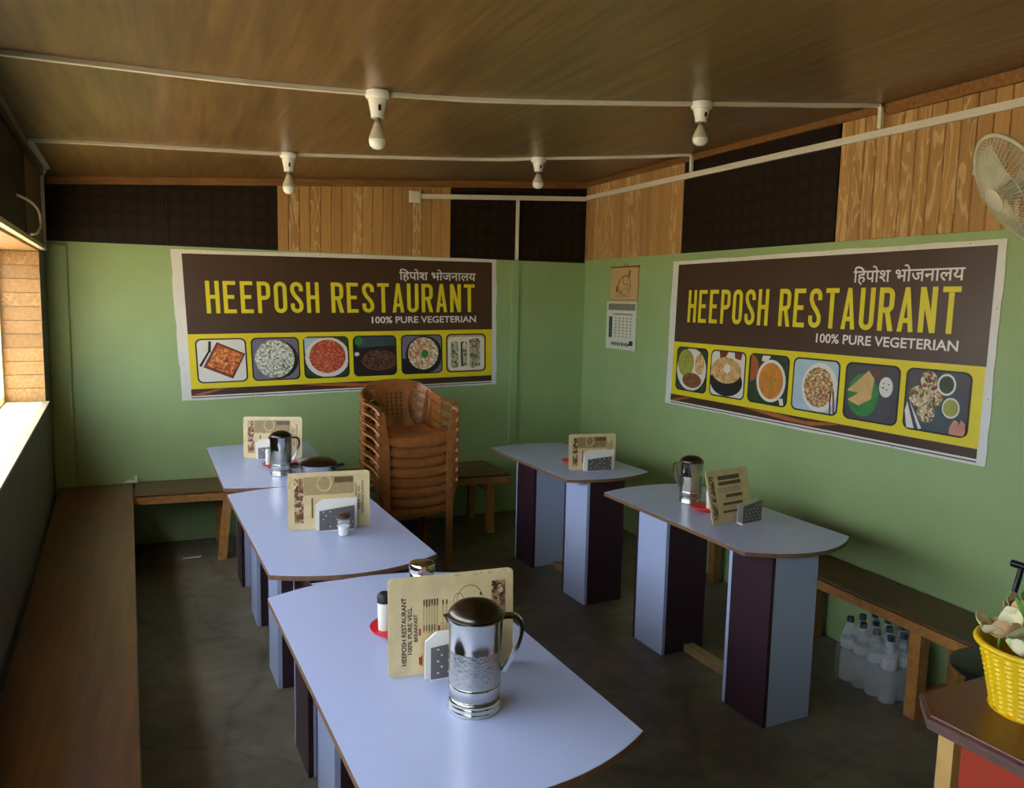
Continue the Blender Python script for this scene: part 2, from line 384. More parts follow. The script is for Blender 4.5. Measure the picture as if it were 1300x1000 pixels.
# front wall behind the photographer, with its right entrance shut to block light
wf = MB()
for x0, x1, z0, z1 in ((-3.9, -1.05, 0, None), (-1.05, -0.25, 2.1, None), (-0.25, 0.2, 0, None)):
    wf.hexa([(x0,-7.05,z0),(x1,-7.05,z0),(x1,-6.9,z0),(x0,-6.9,z0)], [(x0,-7.05,ceil_z(x0)),(x1,-7.05,ceil_z(x1)),(x1,-6.9,ceil_z(x1)),(x0,-6.9,ceil_z(x0))])
struct(wf.build('wall_front', 'green_paint'))
d1 = struct(MB().box(-1.0,-.30,-6.99,-6.95,.005,2.05).build('door_1', 'plain_board'))
df = MB(); df.box(-1.05,-1.002,-7.0,-6.88,0,2.1); df.box(-0.298,-0.25,-7.0,-6.88,0,2.1); df.box(-1.002,-0.298,-7.0,-6.88,2.055,2.1)
df.build('door_frame', 'lath_wood', d1)
MB().tube([(-.94,-6.95,1.0),(-.94,-6.90,1.0),(-.84,-6.90,1.0)], .009, 8).build('door_handle', 'steel', d1)
# left wall: local X runs from the back corner to the front, local Y points into the room
LW_A = atan2(-1.0, 0.06)
def lw(s, y, z):
    c, n = cos(LW_A), sin(LW_A)
    return (XL + s*c - y*n, s*n + y*c, z)
S0, S1, Z0, Z1, TH = 0.46, 6.0, 1.05, 1.95, 0.25
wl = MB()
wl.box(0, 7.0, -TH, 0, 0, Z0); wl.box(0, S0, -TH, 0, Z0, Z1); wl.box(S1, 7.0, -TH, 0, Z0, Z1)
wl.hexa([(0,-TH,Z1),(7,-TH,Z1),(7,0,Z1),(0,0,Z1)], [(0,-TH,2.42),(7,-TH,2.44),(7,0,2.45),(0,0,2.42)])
wl_o = struct(wl.build('wall_left', 'shaded_wall', loc=(XL,0,0), rotz=LW_A))
# facing strip hides the seam to the ceiling and carries the dark boards above the window
MB().box(0.0, 0.34, 0.001, 0.012, 1.975, 2.40).build('board', 'plain_board', wl_o)
MB().box(0.36, 1.30, 0.001, 0.012, 1.975, 2.40).build('board', 'plain_board', wl_o)
for k in range(4): MB().box(1.32+k*1.1, 2.40+k*1.1, 0.001, 0.010, 1.975, 2.40).build('dark_board', 'dark_panel', wl_o)
MB().box(0.30, 6.9, 0.001, 0.03, 1.95, 1.972).build('ledge', 'window_frame', wl_o)
# reveal: horizontal planks on the far jamb, boards under the head, pale sill
for k in range(11):
    z = Z0 + 0.012 + k*0.0795
    MB().box(S0, S0+0.012, -0.20, -0.001, z, z+0.0765).build('plank', 'plank_reveal', wl_o)
for k in range(2): MB().box(S0+.013, S1-.002, -0.195+k*0.098, -0.195+k*0.098+0.0955, Z1-0.012, Z1-0.0005).build('plank', 'plank_reveal', wl_o)
win = struct(MB().box(S0+.013, S1-.002, -0.30, 0.02, Z0+.0005, Z0+0.011).build('window_1', 'sill_stone', loc=(XL,0,0), rotz=LW_A))
wfm = MB(); ys = (-0.235, -0.205)
wfm.box(S0+.013, S1-.002, ys[0], ys[1], Z0+.0115, Z0+.052); wfm.box(S0+.013, S1-.002, ys[0], ys[1], Z1-.054, Z1-.0125)
for k in range(5):
    s = S0+.013+k*(S1-S0-.055)/4; wfm.box(s, s+.04, ys[0], ys[1], Z0+.052, Z1-.054)
wfm.build('window_frame', 'window_frame', win)
for k in range(4):
    s = S0+.053+k*(S1-S0-.055)/4; MB().box(s, s+(S1-S0-.055)/4-.04, -0.222, -0.218, Z0+.052, Z1-.054).build('pane', 'pane_glass', win)
portal('window_portal', S1-S0, Z1-Z0, lw((S0+S1)/2, -0.26, (Z0+Z1)/2), (0.998, 0.06, 0))
struct(MB().box(-70, -4.16, -60, 60, -0.3, -0.2).build('outside_ground', 'outdoor_ground'))  # unseen ground, added to bounce daylight up onto the ceiling
struct(MB().box(-4.16, 60, -60, -7.1, -0.3, -0.2).build('outside_ground', 'outdoor_ground'))
# pilaster in the back left corner
struct(MB().box(-3.86, -3.735, -0.035, -0.0005, 0, 2.005).build('trim_1', 'green_paint', bevel=0.012))

# plank and dark-board cladding above the green paint
def cladding(parent, start, end, kind, frame, zb, ztop, w=0.0745):
    """frame(s, d, z): s along the wall, d out from the wall"""
    n = max(1, round((end-start)/w)); w = (end-start)/n
    a = frame(start, 0.001, zb); 
    if kind == 'dark':
        m = max(1, round((end-start)/0.7)); w = (end-start)/m
        for k in range(m):
            s0, s1 = start+k*w+.001, start+(k+1)*w-.001
            MB().hexa([frame(s0,.001,zb),frame(s1,.001,zb),frame(s1,.011,zb),frame(s0,.011,zb)],
                      [frame(s0,.001,ztop(s0)),frame(s1,.001,ztop(s1)),frame(s1,.011,ztop(s1)),frame(s0,.011,ztop(s0))]).build('dark_board', 'dark_panel', parent)
        return
    b = MB(); b.hexa([frame(start,.0005,zb),frame(end,.0005,zb),frame(end,.003,zb),frame(start,.003,zb)],
                 [frame(start,.0005,ztop(start)),frame(end,.0005,ztop(end)),frame(end,.003,ztop(end)),frame(start,.003,ztop(start))])
    b.build('backing', 'panel_groove', parent)
    h = ztop((start+end)/2) - zb
    me = MB(); c = 0.004; hw = w/2-0.0013
    pr = [(-hw,0.0035),(hw,0.0035),(hw,0.012-c),(hw-c,0.012),(-hw+c,0.012),(-hw,0.012-c)]
    f0 = Vector(frame(0,0,0)); ex = Vector(frame(1,0,0))-f0; ed = Vector(frame(0,1,0))-f0
    me.add([tuple(ex*x+ed*d)[:2]+(0.0,) for x, d in pr]+[tuple(ex*x+ed*d)[:2]+(h,) for x, d in pr],
           [tuple(range(5,-1,-1)), tuple(range(6,12))]+[(i,(i+1)%6,6+(i+1)%6,6+i) for i in range(6)])
    mesh = me.mesh('plank'); mesh.materials.append(MATS['plank_wood'])
    for k in range(n):
        s = start+(k+.5)*w; o = bpy.data.objects.new('plank', mesh); COL.objects.link(o); o.parent = parent
        o.location = frame(s, 0, zb); o.scale = (1, 1, (ztop(s-w/2)-zb)/h if ztop(s-w/2) < ztop(s+w/2) else (ztop(s)-zb)/h)
bf = lambda s, d, z: (s, -d, z)
rf = lambda s, d, z: (-d, -s, z)
bt = lambda s: ceil_z(s) - 0.004
for a, b, k in ((-3.855,-2.436,'dark'), (-2.434,-1.168,'wood'), (-1.166,-0.014,'dark')): cladding(wb, a, b, k, bf, 2.024, bt)
rt_ = lambda s: ceil_z(-0.012) - 0.004
for a, b, k in ((0.001,1.352,'wood'), (1.356,2.694,'dark'), (2.70,4.64,'wood'), (4.645,6.88,'dark')): cladding(wr, a, b, k, rf, 2.046, rt_)
# wooden laths where walls and ceiling meet
t = MB(); t.hexa([(-3.84,-.034,ceil_z(-3.84)-.05),(-.03,-.034,ceil_z(-.03)-.05),(-.03,-.0125,ceil_z(-.03)-.05),(-3.84,-.0125,ceil_z(-3.84)-.05)],
     [(-3.84,-.034,ceil_z(-3.84)-.002),(-.03,-.034,ceil_z(-.03)-.002),(-.03,-.0125,ceil_z(-.03)-.002),(-3.84,-.0125,ceil_z(-3.84)-.002)])
struct(t.build('trim_2', 'lath_wood'))
for nm, y0, y1, hh in (('trim_3', -0.04, -2.98, .036), ('trim_4', -2.985, -6.85, .052)):
    zt = ceil_z(-.034)-.002
    struct(MB().box(-.034, -.0125, y1, y0, zt-hh, zt).build(nm, 'lath_wood'))
struct(MB().box(.02, 6.9, .013, .035, 2.385, 2.425).build('trim_5', 'plain_board', loc=(XL,0,0), rotz=LW_A))

# ------------------------------------------------------------------ conduits
RP = [(-.011,-.008),(.011,-.008),(.011,.008),(-.011,.008)]
def conduit(name, label, runs, prof=RP):
    o = thing(name, label, 'conduit', runs[0][1][0])
    for nm, path, up in runs:
        b = MB(); q = [Vector(p)-Vector(runs[0][1][0]) for p in path]; b.sweep(q, prof, up); b.build(nm, 'pvc', o)
    return o
def onceil(pts): return smooth_path([(x, y, ceil_z(x)-.0085) for x, y in pts], 6)
conduit('ceiling_conduit', 'white cable conduit across the ceiling nearer the camera, carrying two bulbs',
    [('channel', onceil([(-3.66,-2.95),(-3.27,-2.84),(-2.90,-2.74),(-2.457,-2.675),(-1.96,-2.647),(-1.44,-2.706),(-.91,-2.80),(-.51,-2.868),(-.05,-2.96)]), (0,0,1)),
     ('drop_channel', [(-.05,-2.962,2.655),(-.0465,-2.97,2.645),(-.0465,-2.97,2.553)], (1,0,0))])
conduit('ceiling_conduit', 'thin white cable conduit across the ceiling nearer the back wall, carrying two bulbs',
    [('channel', onceil([(-3.735,-1.36),(-3.526,-1.345),(-3.175,-1.27),(-2.5,-1.13),(-1.893,-1.10),(-1.29,-1.10),(-.95,-1.19),(-.41,-1.33),(-.05,-1.47)]), (0,0,1)),
     ('drop_channel', [(-.05,-1.472,2.655),(-.0465,-1.478,2.645),(-.0465,-1.478,2.553)], (1,0,0)),
     ('corner_channel', [(-3.735,-1.36,2.420),(-3.775,-0.42,2.418)], (0,0,1)),
     ('wall_channel', [lw(.42,.047,2.412), lw(.30,.022,2.38), lw(.30,.022,1.98)], (1,0,0))])
conduit('wall_conduit', 'long straight white conduit along the right wall over planks and dark boards',
    [('channel', [(-.022,-.03,2.541),(-.022,-6.8,2.528)], (0,0,1))], [(-.009,-.017),(.009,-.017),(.009,.017),(-.009,.017)])
o = conduit('wall_conduit', 'white conduit from junction box to corner on the back wall',
    [('channel', [(-1.41,-.022,2.462),(-.03,-.022,2.535)], (0,0,1)), ('drop_channel', [(-.625,-.022,2.484),(-.625,-.022,2.026)], (0,1,0))], [(-.009,-.017),(.009,-.017),(.009,.017),(-.009,.017)])
MB().box(-.03,.03,-.016,0,0,1.56).build('painted_channel', 'pvc_painted', o, loc=(.785+.0,.0215,-2.462+.462))
jb = thing('junction_box', 'small square white junction box on the back wall planks', 'junction box', (-1.455,-.013,2.455))
MB().box(-.042,.042,-.034,0,-.042,.042).build('box_body', 'pvc', jb, bevel=.004)
MB().box(-.036,.036,-.038,-.0345,-.036,.036).build('cover', 'pvc', jb, bevel=.002)

# ------------------------------------------------------------------ bulbs in batten holders
def bulb(label, x, y, h):
    z = ceil_z(x)
    o = thing('light_bulb', label, 'light bulb', (x, y, z-.002), 0, 'bulbs under the ceiling')
    k = h/0.215
    MB().lathe([(.001,-.001),(.047,-.001),(.048,-.022),(.044,-.03),(.001,-.03)], 24).build('rose', 'bulb_white', o)
    hb = MB().lathe([(.038,-.0305),(.034,-.05*k),(.027,-.085*k),(.026,-.098*k),(.001,-.098*k)], 20).build('holder', 'bulb_white', o)
    MB().box(-.005,.005,-.0345,-.028,-.075*k,-.055*k).build('slot', 'slot_dark', hb)
    MB().lathe([(.013,-.0985*k),(.013,-.112*k),(.016,-.116*k)], 16).build('cap', 'brass_cap', o)
    MB().lathe([(.014,-.1165*k),(.018,-.128*k),(.027,-.15*k),(.0335,-.168*k),(.0345,-.178*k)], 20).build('bulb_body', 'bulb_body', o)
    MB().lathe([(.0345,-.1785*k),(.0345,-.185*k),(.031,-.2*k),(.02,-.211*k),(.008,-.2148*k),(0.0001,-.215*k)], 20).build('dome', 'bulb_white', o)
bulb('largest unlit white bulb, hanging from the nearer conduit on the left', -2.367, -2.675, .222)
bulb('unlit white bulb on the nearer conduit close to the right wall', -.933, -2.80, .188)
bulb('unlit white bulb above the back wall planks on the farther conduit', -2.504, -1.13, .225)
bulb('smallest unlit white bulb, near the corner on the farther conduit', -.984, -1.18, .19)

# ------------------------------------------------------------------ banners
GLY = {}
def _glyphs():
    h, w, s = 1.0, 0.40, 0.125
    def rect(x0,x1,y0,y1): return [(x0,y0),(x1,y0),(x1,y1),(x0,y1)]
    def stroke(path, t):
        out = []; P = [Vector(p) for p in path]
        L = []; R_ = []
        for i, p in enumerate(P):
            a = P[max(i-1,0)]; b = P[min(i+1,len(P)-1)]; d = (b-a).normalized(); n = Vector((-d.y,d.x))*(t/2)
            L.append(tuple(p+n)); R_.append(tuple(p-n))
        return [[R_[i],R_[i+1],L[i+1],L[i]] for i in range(len(P)-1)]
    c = s/2; r = w/2-c
    V = rect(0,s,0,1); V2 = rect(w-s,w,0,1)
    GLY['H'] = [V, V2, rect(s,w-s,.45,.55+.02)]
    GLY['E'] = [V, rect(s,w*.95,0,s*.95), rect(s,w*.95,1-s*.95,1), rect(s,w*.82,.45,.57)]
    lp = [(s,1-c)]+arc(w-c-.12,1-c-.12,.12,90,0,6)+arc(w-c-.12,.42+c+.12,.12,0,-90,6)+[(s,.42+c)]
    GLY['P'] = [V]+stroke(lp, s)
    GLY['R'] = [V]+stroke(lp, s)+[[(w*.42,.46),(w*.42+s,.46),(w*1.02,0),(w*1.02-s*1.05,0)]]
    oo = [(c,.5)]+arc(w/2,1-w/2,r,180,0,10)+arc(w/2,w/2,r,0,-180,10)+[(c,.5)]
    GLY['O'] = stroke(oo, s)
    GLY['U'] = stroke([(c,1),(c,.6)]+arc(w/2,w/2,r,180,360,10)+[(w-c,.6),(w-c,1)], s)
    sp = [(w-c,.70)]+arc(w/2,1-w/2,r,0,180,10)+smooth_path([(c,.72,0),(w*.35,.56,0),(w*.65,.42,0),(w-c,.28,0)],4)+arc(w/2,w/2,r,0,-180,10)+[(c,.31)]
    GLY['S'] = stroke([p[:2] for p in sp], s)
    GLY['T'] = [rect(w/2-c,w/2+c,0,1-s), rect(0,w,1-s*.95,1)]
    GLY['A'] = [[(0,0),(s*.95,0),(w/2+c*.6,1),(w/2-c*.9,1)], [(w-s*.95,0),(w,0),(w/2+c*.9,1),(w/2-c*.6,1)], rect(w*.27,w*.73,.2,.31)]
    GLY['N'] = [V, V2, [(0,1),(s,1),(w,0),(w-s,0)]]
_glyphs()
def ell(cx, cy, rx, ry, n=24, rot=0.0, a0=0, a1=360):
    c, s = cos(radians(rot)), sin(radians(rot)); full = abs(a1-a0) >= 360
    pts = [(rx*cos(radians(a0+(a1-a0)*i/n)), ry*sin(radians(a0+(a1-a0)*i/n))) for i in range(n if full else n+1)]
    return [(cx+x*c-y*s, cy+x*s+y*c) for x, y in pts]
# dish shapes inside one square photo, x right, y down, 0..1
def dots(cx, cy, rx, ry, n, r):
    rnd = random.Random(n*7+int(cx*100)); out = []
    for _ in range(n):
        a = rnd.uniform(0,6.28); q = sqrt(rnd.random()); out.append(ell(cx+rx*q*cos(a), cy+ry*q*sin(a), r, r*.8, 7))
    return out
PHOTOS_BACK = [
  ('print_cream', [('tray','print_redbrown',[[(.42,.08),(1.0,.36),(.7,.92),(.13,.64)]]), ('curry','food_paneer',[[(.44,.15),(.93,.38),(.68,.84),(.2,.61)]]), ('fork','print_dark',[[(.05,.6),(.09,.63),(.27,.3),(.24,.28)],[(.24,.3),(.29,.32),(.31,.06),(.26,.06)]])]),
  ('print_violet', [('bowl','print_dark',[ell(.55,.52,.42,.45)]), ('rice','food_rice',[ell(.48,.5,.41,.44)])]),
  ('print_dgreen', [('cloth','print_blue',[[(0,0),(.4,0),(0,.4)]]), ('plate','print_cream',[ell(.52,.5,.49,.48)]), ('curry','food_red',[ell(.52,.48,.4,.4)])]),
  ('print_dark', [('table','print_teal',[[(.1,.02),(.98,.02),(.98,.25),(.1,.3)]]), ('pan','food_dark',[ell(.6,.6,.4,.25)]), ('pan_rim','print_redbrown',[ell(.6,.6,.42,.27,24,0,0,180)+list(reversed(ell(.6,.6,.39,.24,24,0,0,180)))]), ('herb','print_green',[ell(.13,.13,.09,.11)]), ('spoon','print_cream',[ell(.08,.45,.06,.05)])]),
  ('print_violet', [('pan','print_dark',[ell(.55,.52,.45,.49),[(.02,.98),(.4,.98),(.2,.6),(.02,.6)]]), ('salad','food_salad',[ell(.53,.48,.37,.41)]), ('herb','print_green',[ell(.57,.5,.09,.1)])]),
  ('print_tan', [('plate','print_cream',[rrect(.05,.95,.08,.95,.1)]), ('wraps','food_wrap',[rrect(.12,.3,.2,.88,.05),rrect(.36,.52,.2,.85,.05),rrect(.58,.85,.12,.9,.08)]), ('chilli','print_dgreen',[[(.36,.25),(.4,.2),(.42,.85),(.37,.85)]])])]
PHOTOS_RIGHT = [
  ('print_dgreen', [('plate','print_cream',[ell(.5,.5,.47,.48)]), ('flatbread','print_lime',[ell(.32,.36,.26,.31)]), ('gravy','food_bread',[ell(.76,.36,.15,.24)]), ('beans','food_bean',[ell(.54,.74,.3,.17)])]),
  ('print_cream', [('chilli','print_redbrown',[[(.25,.02),(.5,.02),(.4,.22),(.28,.22)]]), ('chilli','print_redbrown',[[(.68,.02),(.9,.02),(.86,.18),(.7,.15)]]), ('bowl','print_dark',[ell(.48,.66,.46,.31)]), ('flatbread','food_bread',[ell(.47,.42,.43,.28)]), ('butter','print_cream',[ell(.5,.38,.09,.1)])]),
  ('print_dgreen', [('bowl','print_cream',[ell(.58,.52,.36,.42)]), ('soup','print_gravy',[ell(.58,.52,.3,.36)]), ('small_bowl','print_orange',[ell(.06,.3,.2,.27,20,0,-90,90)]), ('garnish','print_lime',dots(.58,.55,.15,.2,9,.03)), ('napkin','print_cream',[[(.35,.02),(.55,.02),(.48,.15),(.33,.14)],[(.8,.85),(.9,.83),(.93,.96),(.85,.97)]])]),
  ('print_blue', [('plate','print_cream',[ell(.6,.52,.38,.45)]), ('noodles','food_noodle',[ell(.58,.52,.31,.37)]), ('chopsticks','print_redbrown',[[(.88,.55),(.91,.55),(.95,.97),(.92,.97)],[(.82,.55),(.85,.55),(.87,.97),(.84,.97)]])]),
  ('print_slate', [('plate','print_green',[ell(.36,.55,.29,.37)]), ('dosa','print_tan',[[(.44,.12),(.55,.25),(.52,.6),(.3,.74),(.08,.66),(.28,.52),(.06,.5)]]), ('chutney','print_redbrown',[ell(.6,.1,.1,.11,18,0,0,180)]), ('curd_bowl','print_cream',[ell(.77,.37,.12,.17)]), ('seeds','print_dark',dots(.77,.37,.07,.1,5,.014))]),
  ('print_slate', [('plate','print_teal',[ell(.5,.52,.4,.45)]), ('chaat','food_chaat',[ell(.37,.18,.13,.15),ell(.22,.45,.15,.17),ell(.45,.43,.15,.16),ell(.36,.7,.14,.15)]), ('chutney_bowl','print_cream',[ell(.64,.22,.14,.17),ell(.73,.57,.13,.16)]), ('green_chutney','print_dgreen',[ell(.64,.22,.11,.135)]), ('cream_chutney','print_lime',[ell(.73,.57,.11,.13)]), ('cloth','print_cream',[[(.02,.7),(.06,.55),(.2,.97),(.08,.97)],[(.1,.55),(.13,.6),(.32,.95),(.27,.97)]]), ('hand','print_skin',[[(.74,.98),(.74,.86),(.8,.74),(.86,.76),(.86,.84),(.9,.72),(.96,.78),(.97,.92),(.94,.98)]])])]
def banner(label, quad, frame, photos, nm):
    """quad: TL, TR, BR, BL as (s, z) on the wall; frame(s, d, z) -> world"""
    (a, za), (b, zb), (c, zc), (d, zd) = quad
    def uv(u, v, dd):
        s = (a*(1-u)+b*u)*(1-v)+(d*(1-u)+c*u)*v; z = (za*(1-u)+zb*u)*(1-v)+(zd*(1-u)+zc*u)*v
        return frame(s, dd, z)
    org = Vector(uv(.5, 1, 0)); root = thing('banner', label, 'banner', org)
    def flat(name, polys, depth, material, parent=root, th=.0006):
        m = MB()
        for pi_, p in enumerate(polys):
            dq = .00007*(pi_ % 5)
            n = len(p); area = sum(p[i][0]*p[(i+1)%n][1]-p[(i+1)%n][0]*p[i][1] for i in range(n))
            if area > 0: p = list(reversed(p))
            lo = [Vector(uv(x,y,depth))-org for x,y in p]; hi = [Vector(uv(x,y,depth+th+dq))-org for x,y in p]
            m.add(lo+hi, [tuple(range(n-1,-1,-1)), tuple(range(n,2*n))]+[(i,(i+1)%n,n+(i+1)%n,n+i) for i in range(n)])
        return m.build(name, material, parent)
    R_ = lambda x0,x1,y0,y1: [(x0,y0),(x1,y0),(x1,y1),(x0,y1)]
    # sheet with a slightly uneven cut edge
    rnd = random.Random(len(label)); ed = []
    for (p, q) in (((0,0),(1,0)),((1,0),(1,1)),((1,1),(0,1)),((0,1),(0,0))):
        for i in range(14):
            t_ = i/14; w_ = .004 if 0 < i else 0
            ed.append((p[0]+(q[0]-p[0])*t_+rnd.uniform(-w_,w_)*.5, p[1]+(q[1]-p[1])*t_+rnd.uniform(-w_,w_)))
    flat('sheet', [ed], .002, 'flex_white', th=.0016)
    flat('brown_field', [R_(.029,.984,.026,.557)], .0037, 'print_brown')
    flat('yellow_band', [R_(.028,.983,.5575,.926)], .0037, 'print_yellow')
    flat('bottom_strip', [R_(.027,.982,.9265,.972)], .0037, 'print_brown')
    flat('bottom_rule', [R_(.027,.982,.982,.988)], .0037, 'print_brown')
    flat('swoosh', [[(.03,.965),(.10,.931),(.125,.931),(.06,.968)]], .0045, 'print_orange')
    flat('swoosh', [[(.34,.931),(.46,.931),(.56,.945),(.63,.931),(.66,.931),(.58,.965),(.50,.962)]], .0045, 'print_orange')
    flat('rivets', [ell(u, v, .0014, .0034, 8) for u, v in [(.08,.012),(.25,.011),(.42,.012),(.6,.012),(.78,.012),(.93,.012),(.012,.25),(.012,.5),(.012,.75),(.993,.3),(.993,.7),(.2,.994),(.5,.994),(.8,.994)]], .0037, 'brass_cap')
    # lettering
    lt = []
    for word, u0, u1 in (('HEEPOSH', .086, .412), ('RESTAURANT', .449, .922)):
        adv = (u1-u0+.0106)/len(word)
        for k, ch in enumerate(word):
            for poly in GLY[ch]: lt.append([(u0+k*adv+x/.40*(adv-.0106), .419-y*.217) for x, y in poly])
    flat('name_lettering', lt, .0045, 'print_letter', th=.0004)
    for nm_, body, bold, (u0,u1,v0,v1) in (('tagline_lettering', '100% PURE VEGETERIAN', .018, (.574,.926,.448,.499)), ('hindi_lettering', '\u093f\u0939\u092a\u094b\u0936 \u092d\u094b\u091c\u0928\u093e\u0932\u092f', .012, (.667,.926,.092,.188))):
        vs, fs = text2d(body, bold); m = MB()
        m.add([Vector(uv(u0+x*(u1-u0), v1+(v0-v1)*y, .0047))-org for x, y in vs], fs); m.build(nm_, 'print_white', root)
    for k, (u0, u1) in enumerate(((.047,.190),(.203,.345),(.357,.498),(.511,.652),(.667,.807),(.820,.961))):
        v0, v1 = .588, .89
        bgm, els = photos[k]
        fr = flat('photo_frame', [[(u, v) for u, v in [(u0+(u1-u0)*x, v0+(v1-v0)*y) for x, y in rrect(0,1,0,1,.12)]]], .0045, 'print_dark')
        flat('photo_ground', [[(u0+(u1-u0)*x, v0+(v1-v0)*y) for x, y in rrect(.03,.97,.03,.97,.10)]], .0052, bgm, fr, .0004)
        for j, (en, em, polys) in enumerate(els):
            flat(en, [[(u0+(u1-u0)*min(.97,max(.03,x)), v0+(v1-v0)*min(.97,max(.03,y))) for x, y in p] for p in polys], .0057+.0005*j, em, fr, .0004)
    return root
banner('wide restaurant banner on the back wall, behind the stacked chairs', [(-3.129,2.003),(-.787,2.027),(-.767,1.049),(-3.081,.982)], bf, PHOTOS_BACK, 'b')
banner('wide restaurant banner on the right wall, below the fan', [(1.261,1.997),(3.623,2.009),(3.617,1.063),(1.236,1.033)], rf, PHOTOS_RIGHT, 'r')

# calendar on the right wall
cal = thing('wall_calendar', 'paper wall calendar hanging on the green right wall near the corner', 'calendar', (-.001,-.62,1.36))
MB().box(-.010,-.002,-.215,.175,.36,.615).build('picture_board', 'card_board', cal)
MB().box(-.008,-.002,-.205,.225,0,.357).build('date_sheet', 'paper', cal)
MB().box(-.014,-.001,-.22,.18,.612,.622).build('hanging_rod', 'ink_brown', cal)
MB().tube([(-.006,-.06,.622),(-.006,-.03,.645),(-.006,0,.622)], .002, 6).build('hanger', 'brass_cap', cal)
m = MB(); 
def ring3(m, cy, cz, ry, rz, x, a0=0, a1=360, r=.0022, n=24):
    m.tube([(x, cy-ry*cos(radians(a0+(a1-a0)*i/n)), cz+rz*sin(radians(a0+(a1-a0)*i/n))) for i in range(n+1)], r, 4)
ring3(m, -.03, .48, .085, .07, -.0105); ring3(m, -.05, .52, .045, .035, -.0105, 20, 300); ring3(m, .03, .47, .04, .05, -.0105, 100, 340); ring3(m, -.06, .47, .03, .025, -.0105, 180, 420)
m.box(-.011,-.0102,-.105,-.085,.545,.59); m.box(-.011,-.0102,.07,.09,.43,.475); m.build('line_drawing', 'ink_brown', cal)
m = MB(); m.box(-.0105,-.0102,-.12,.12,.398,.402); m.box(-.0105,-.0102,-.2,.16,.372,.376); m.build('caption_lines', 'ink_brown', cal)
MB().box(-.009,-.0082,.135,.185,.085,.245).build('weekday_column', 'ink_blue', cal)
m = MB()
for r in range(7):
    for c in range(5): m.box(-.009,-.0082,.075-c*.055,.093-c*.055,.092+r*.023,.102+r*.023)
m.box(-.009,-.0082,-.16,.12,.26,.27); m.box(-.009,-.0082,-.19,.2,.295,.345); m.build('date_print', 'ink_grey', cal)
m = MB()
for k in range(9): m.add([(-.0088, .13-k*.03+.012*cos(q*pi/3), .04+.014*sin(q*pi/3)*(1+.4*(k%2))) for q in range(6)], [(0,1,2,3,4,5)])
m.box(-.009,-.0082,-.17,-.12,.035,.07); m.build('floral_border', 'ink', cal)

# ------------------------------------------------------------------ tables
TT = 0.735; TK = 0.018
def table(label, c, rot, length, width, peds, rail=None, bulge=(.08, .1)):
    """peds: (y offset along the table, kind of left face); kind p = plum sides left/right, w = pale sides left/right"""
    o = thing('dining_table', label, 'table', (c[0], c[1], 0), rot, 'restaurant tables')
    hw, hl = width/2, length/2
    def outline(e):
        pts = []
        for i in range(17):
            x = -hw + width*i/16; pts.append((x, -hl - bulge[1]*(1-(2*x/width)**2)))
        for i in range(17):
            x = hw - width*i/16; pts.append((x, hl + bulge[0]*(1-(2*x/width)**2)))
        return [(x*(1-e/hw), y*(1-e/hl)) for x, y in pts]
    top = MB().prism(outline(.0005), TT-.0012, TT).build('tabletop', 'laminate', o)
    MB().prism(outline(0), TT-TK, TT-.0013).build('ply_core', 'ply_edge', top)
    for (px, py, kind) in peds:
        h = .125; a, b_ = ('laminate_dark', 'laminate') if kind == 'p' else ('laminate', 'laminate_dark')
        p = bpy.data.objects.new('pedestal', None); COL.objects.link(p); p.parent = o; p.location = (px, py, 0)
        zt = TT-TK-.001; q = .0185
        MB().box(-h,-h+.018,-h,h-q,.001,zt).build('side_panel', a, p); MB().box(h-.018,h,-h+q,h,.001,zt).build('side_panel', a, p)
        MB().box(-h+q,h,-h,-h+.018,.001,zt).build('face_panel', b_, p); MB().box(-h,h-q,h-.018,h,.001,zt).build('face_panel', b_, p)
    if rail:
        MB().box(rail[0]-.028, rail[0]+.028, rail[1], rail[2], .001, .035).build('foot_rail', 'rail_wood', o)
    return o
def rel(c, rot, p):
    dx, dy = p[0]-c[0], p[1]-c[1]; return (dx*cos(-rot)-dy*sin(-rot), dx*sin(-rot)+dy*cos(-rot))
def put_table(label, left_far, left_near, width, peds, rail=None, bulge=(.08, .1)):
    a, b = Vector(left_far), Vector(left_near); d = (b-a); L = d.length; rot = atan2(d.y, d.x)+pi/2
    n = Vector((cos(rot), sin(rot))); c = (a+b)/2 + n*(width/2)
    return table(label, c, rot, L, width, [rel(c, rot, p)+(k,) for p, k in peds], rail, bulge)
put_table('large pale blue table in the foreground with the big steel jug', (-2.868,-3.262), (-2.806,-4.43), .655, [((-2.595,-3.455),'w'),((-2.57,-4.2),'p')], None, (.085,.1))
put_table('middle pale blue table of the left row, with a salt shaker', (-2.903,-1.795), (-2.838,-3.036), .63, [((-2.625,-2.295),'w'),((-2.605,-3.005),'p')], None, (.075,.1))
put_table('farthest pale blue table of the left row, before the back wall', (-2.949,-.474), (-2.910,-1.648), .63, [((-2.67,-.955),'p'),((-2.642,-1.575),'w')], None, (.05,.06))
put_table('grey-blue table by the right wall nearest the room corner', (-1.2,-.985), (-1.137,-2.0), .555, [((-.912,-1.20),'p'),((-.90,-1.885),'w')], (.03,-.25,.10), (.05,.07))
put_table('grey-blue table by the right wall with a jug and leaning menu', (-1.089,-2.328), (-1.041,-3.385), .58, [((-.845,-2.595),'w'),((-.835,-3.318),'p')], (-.02,-.36,.13), (.06,.11))

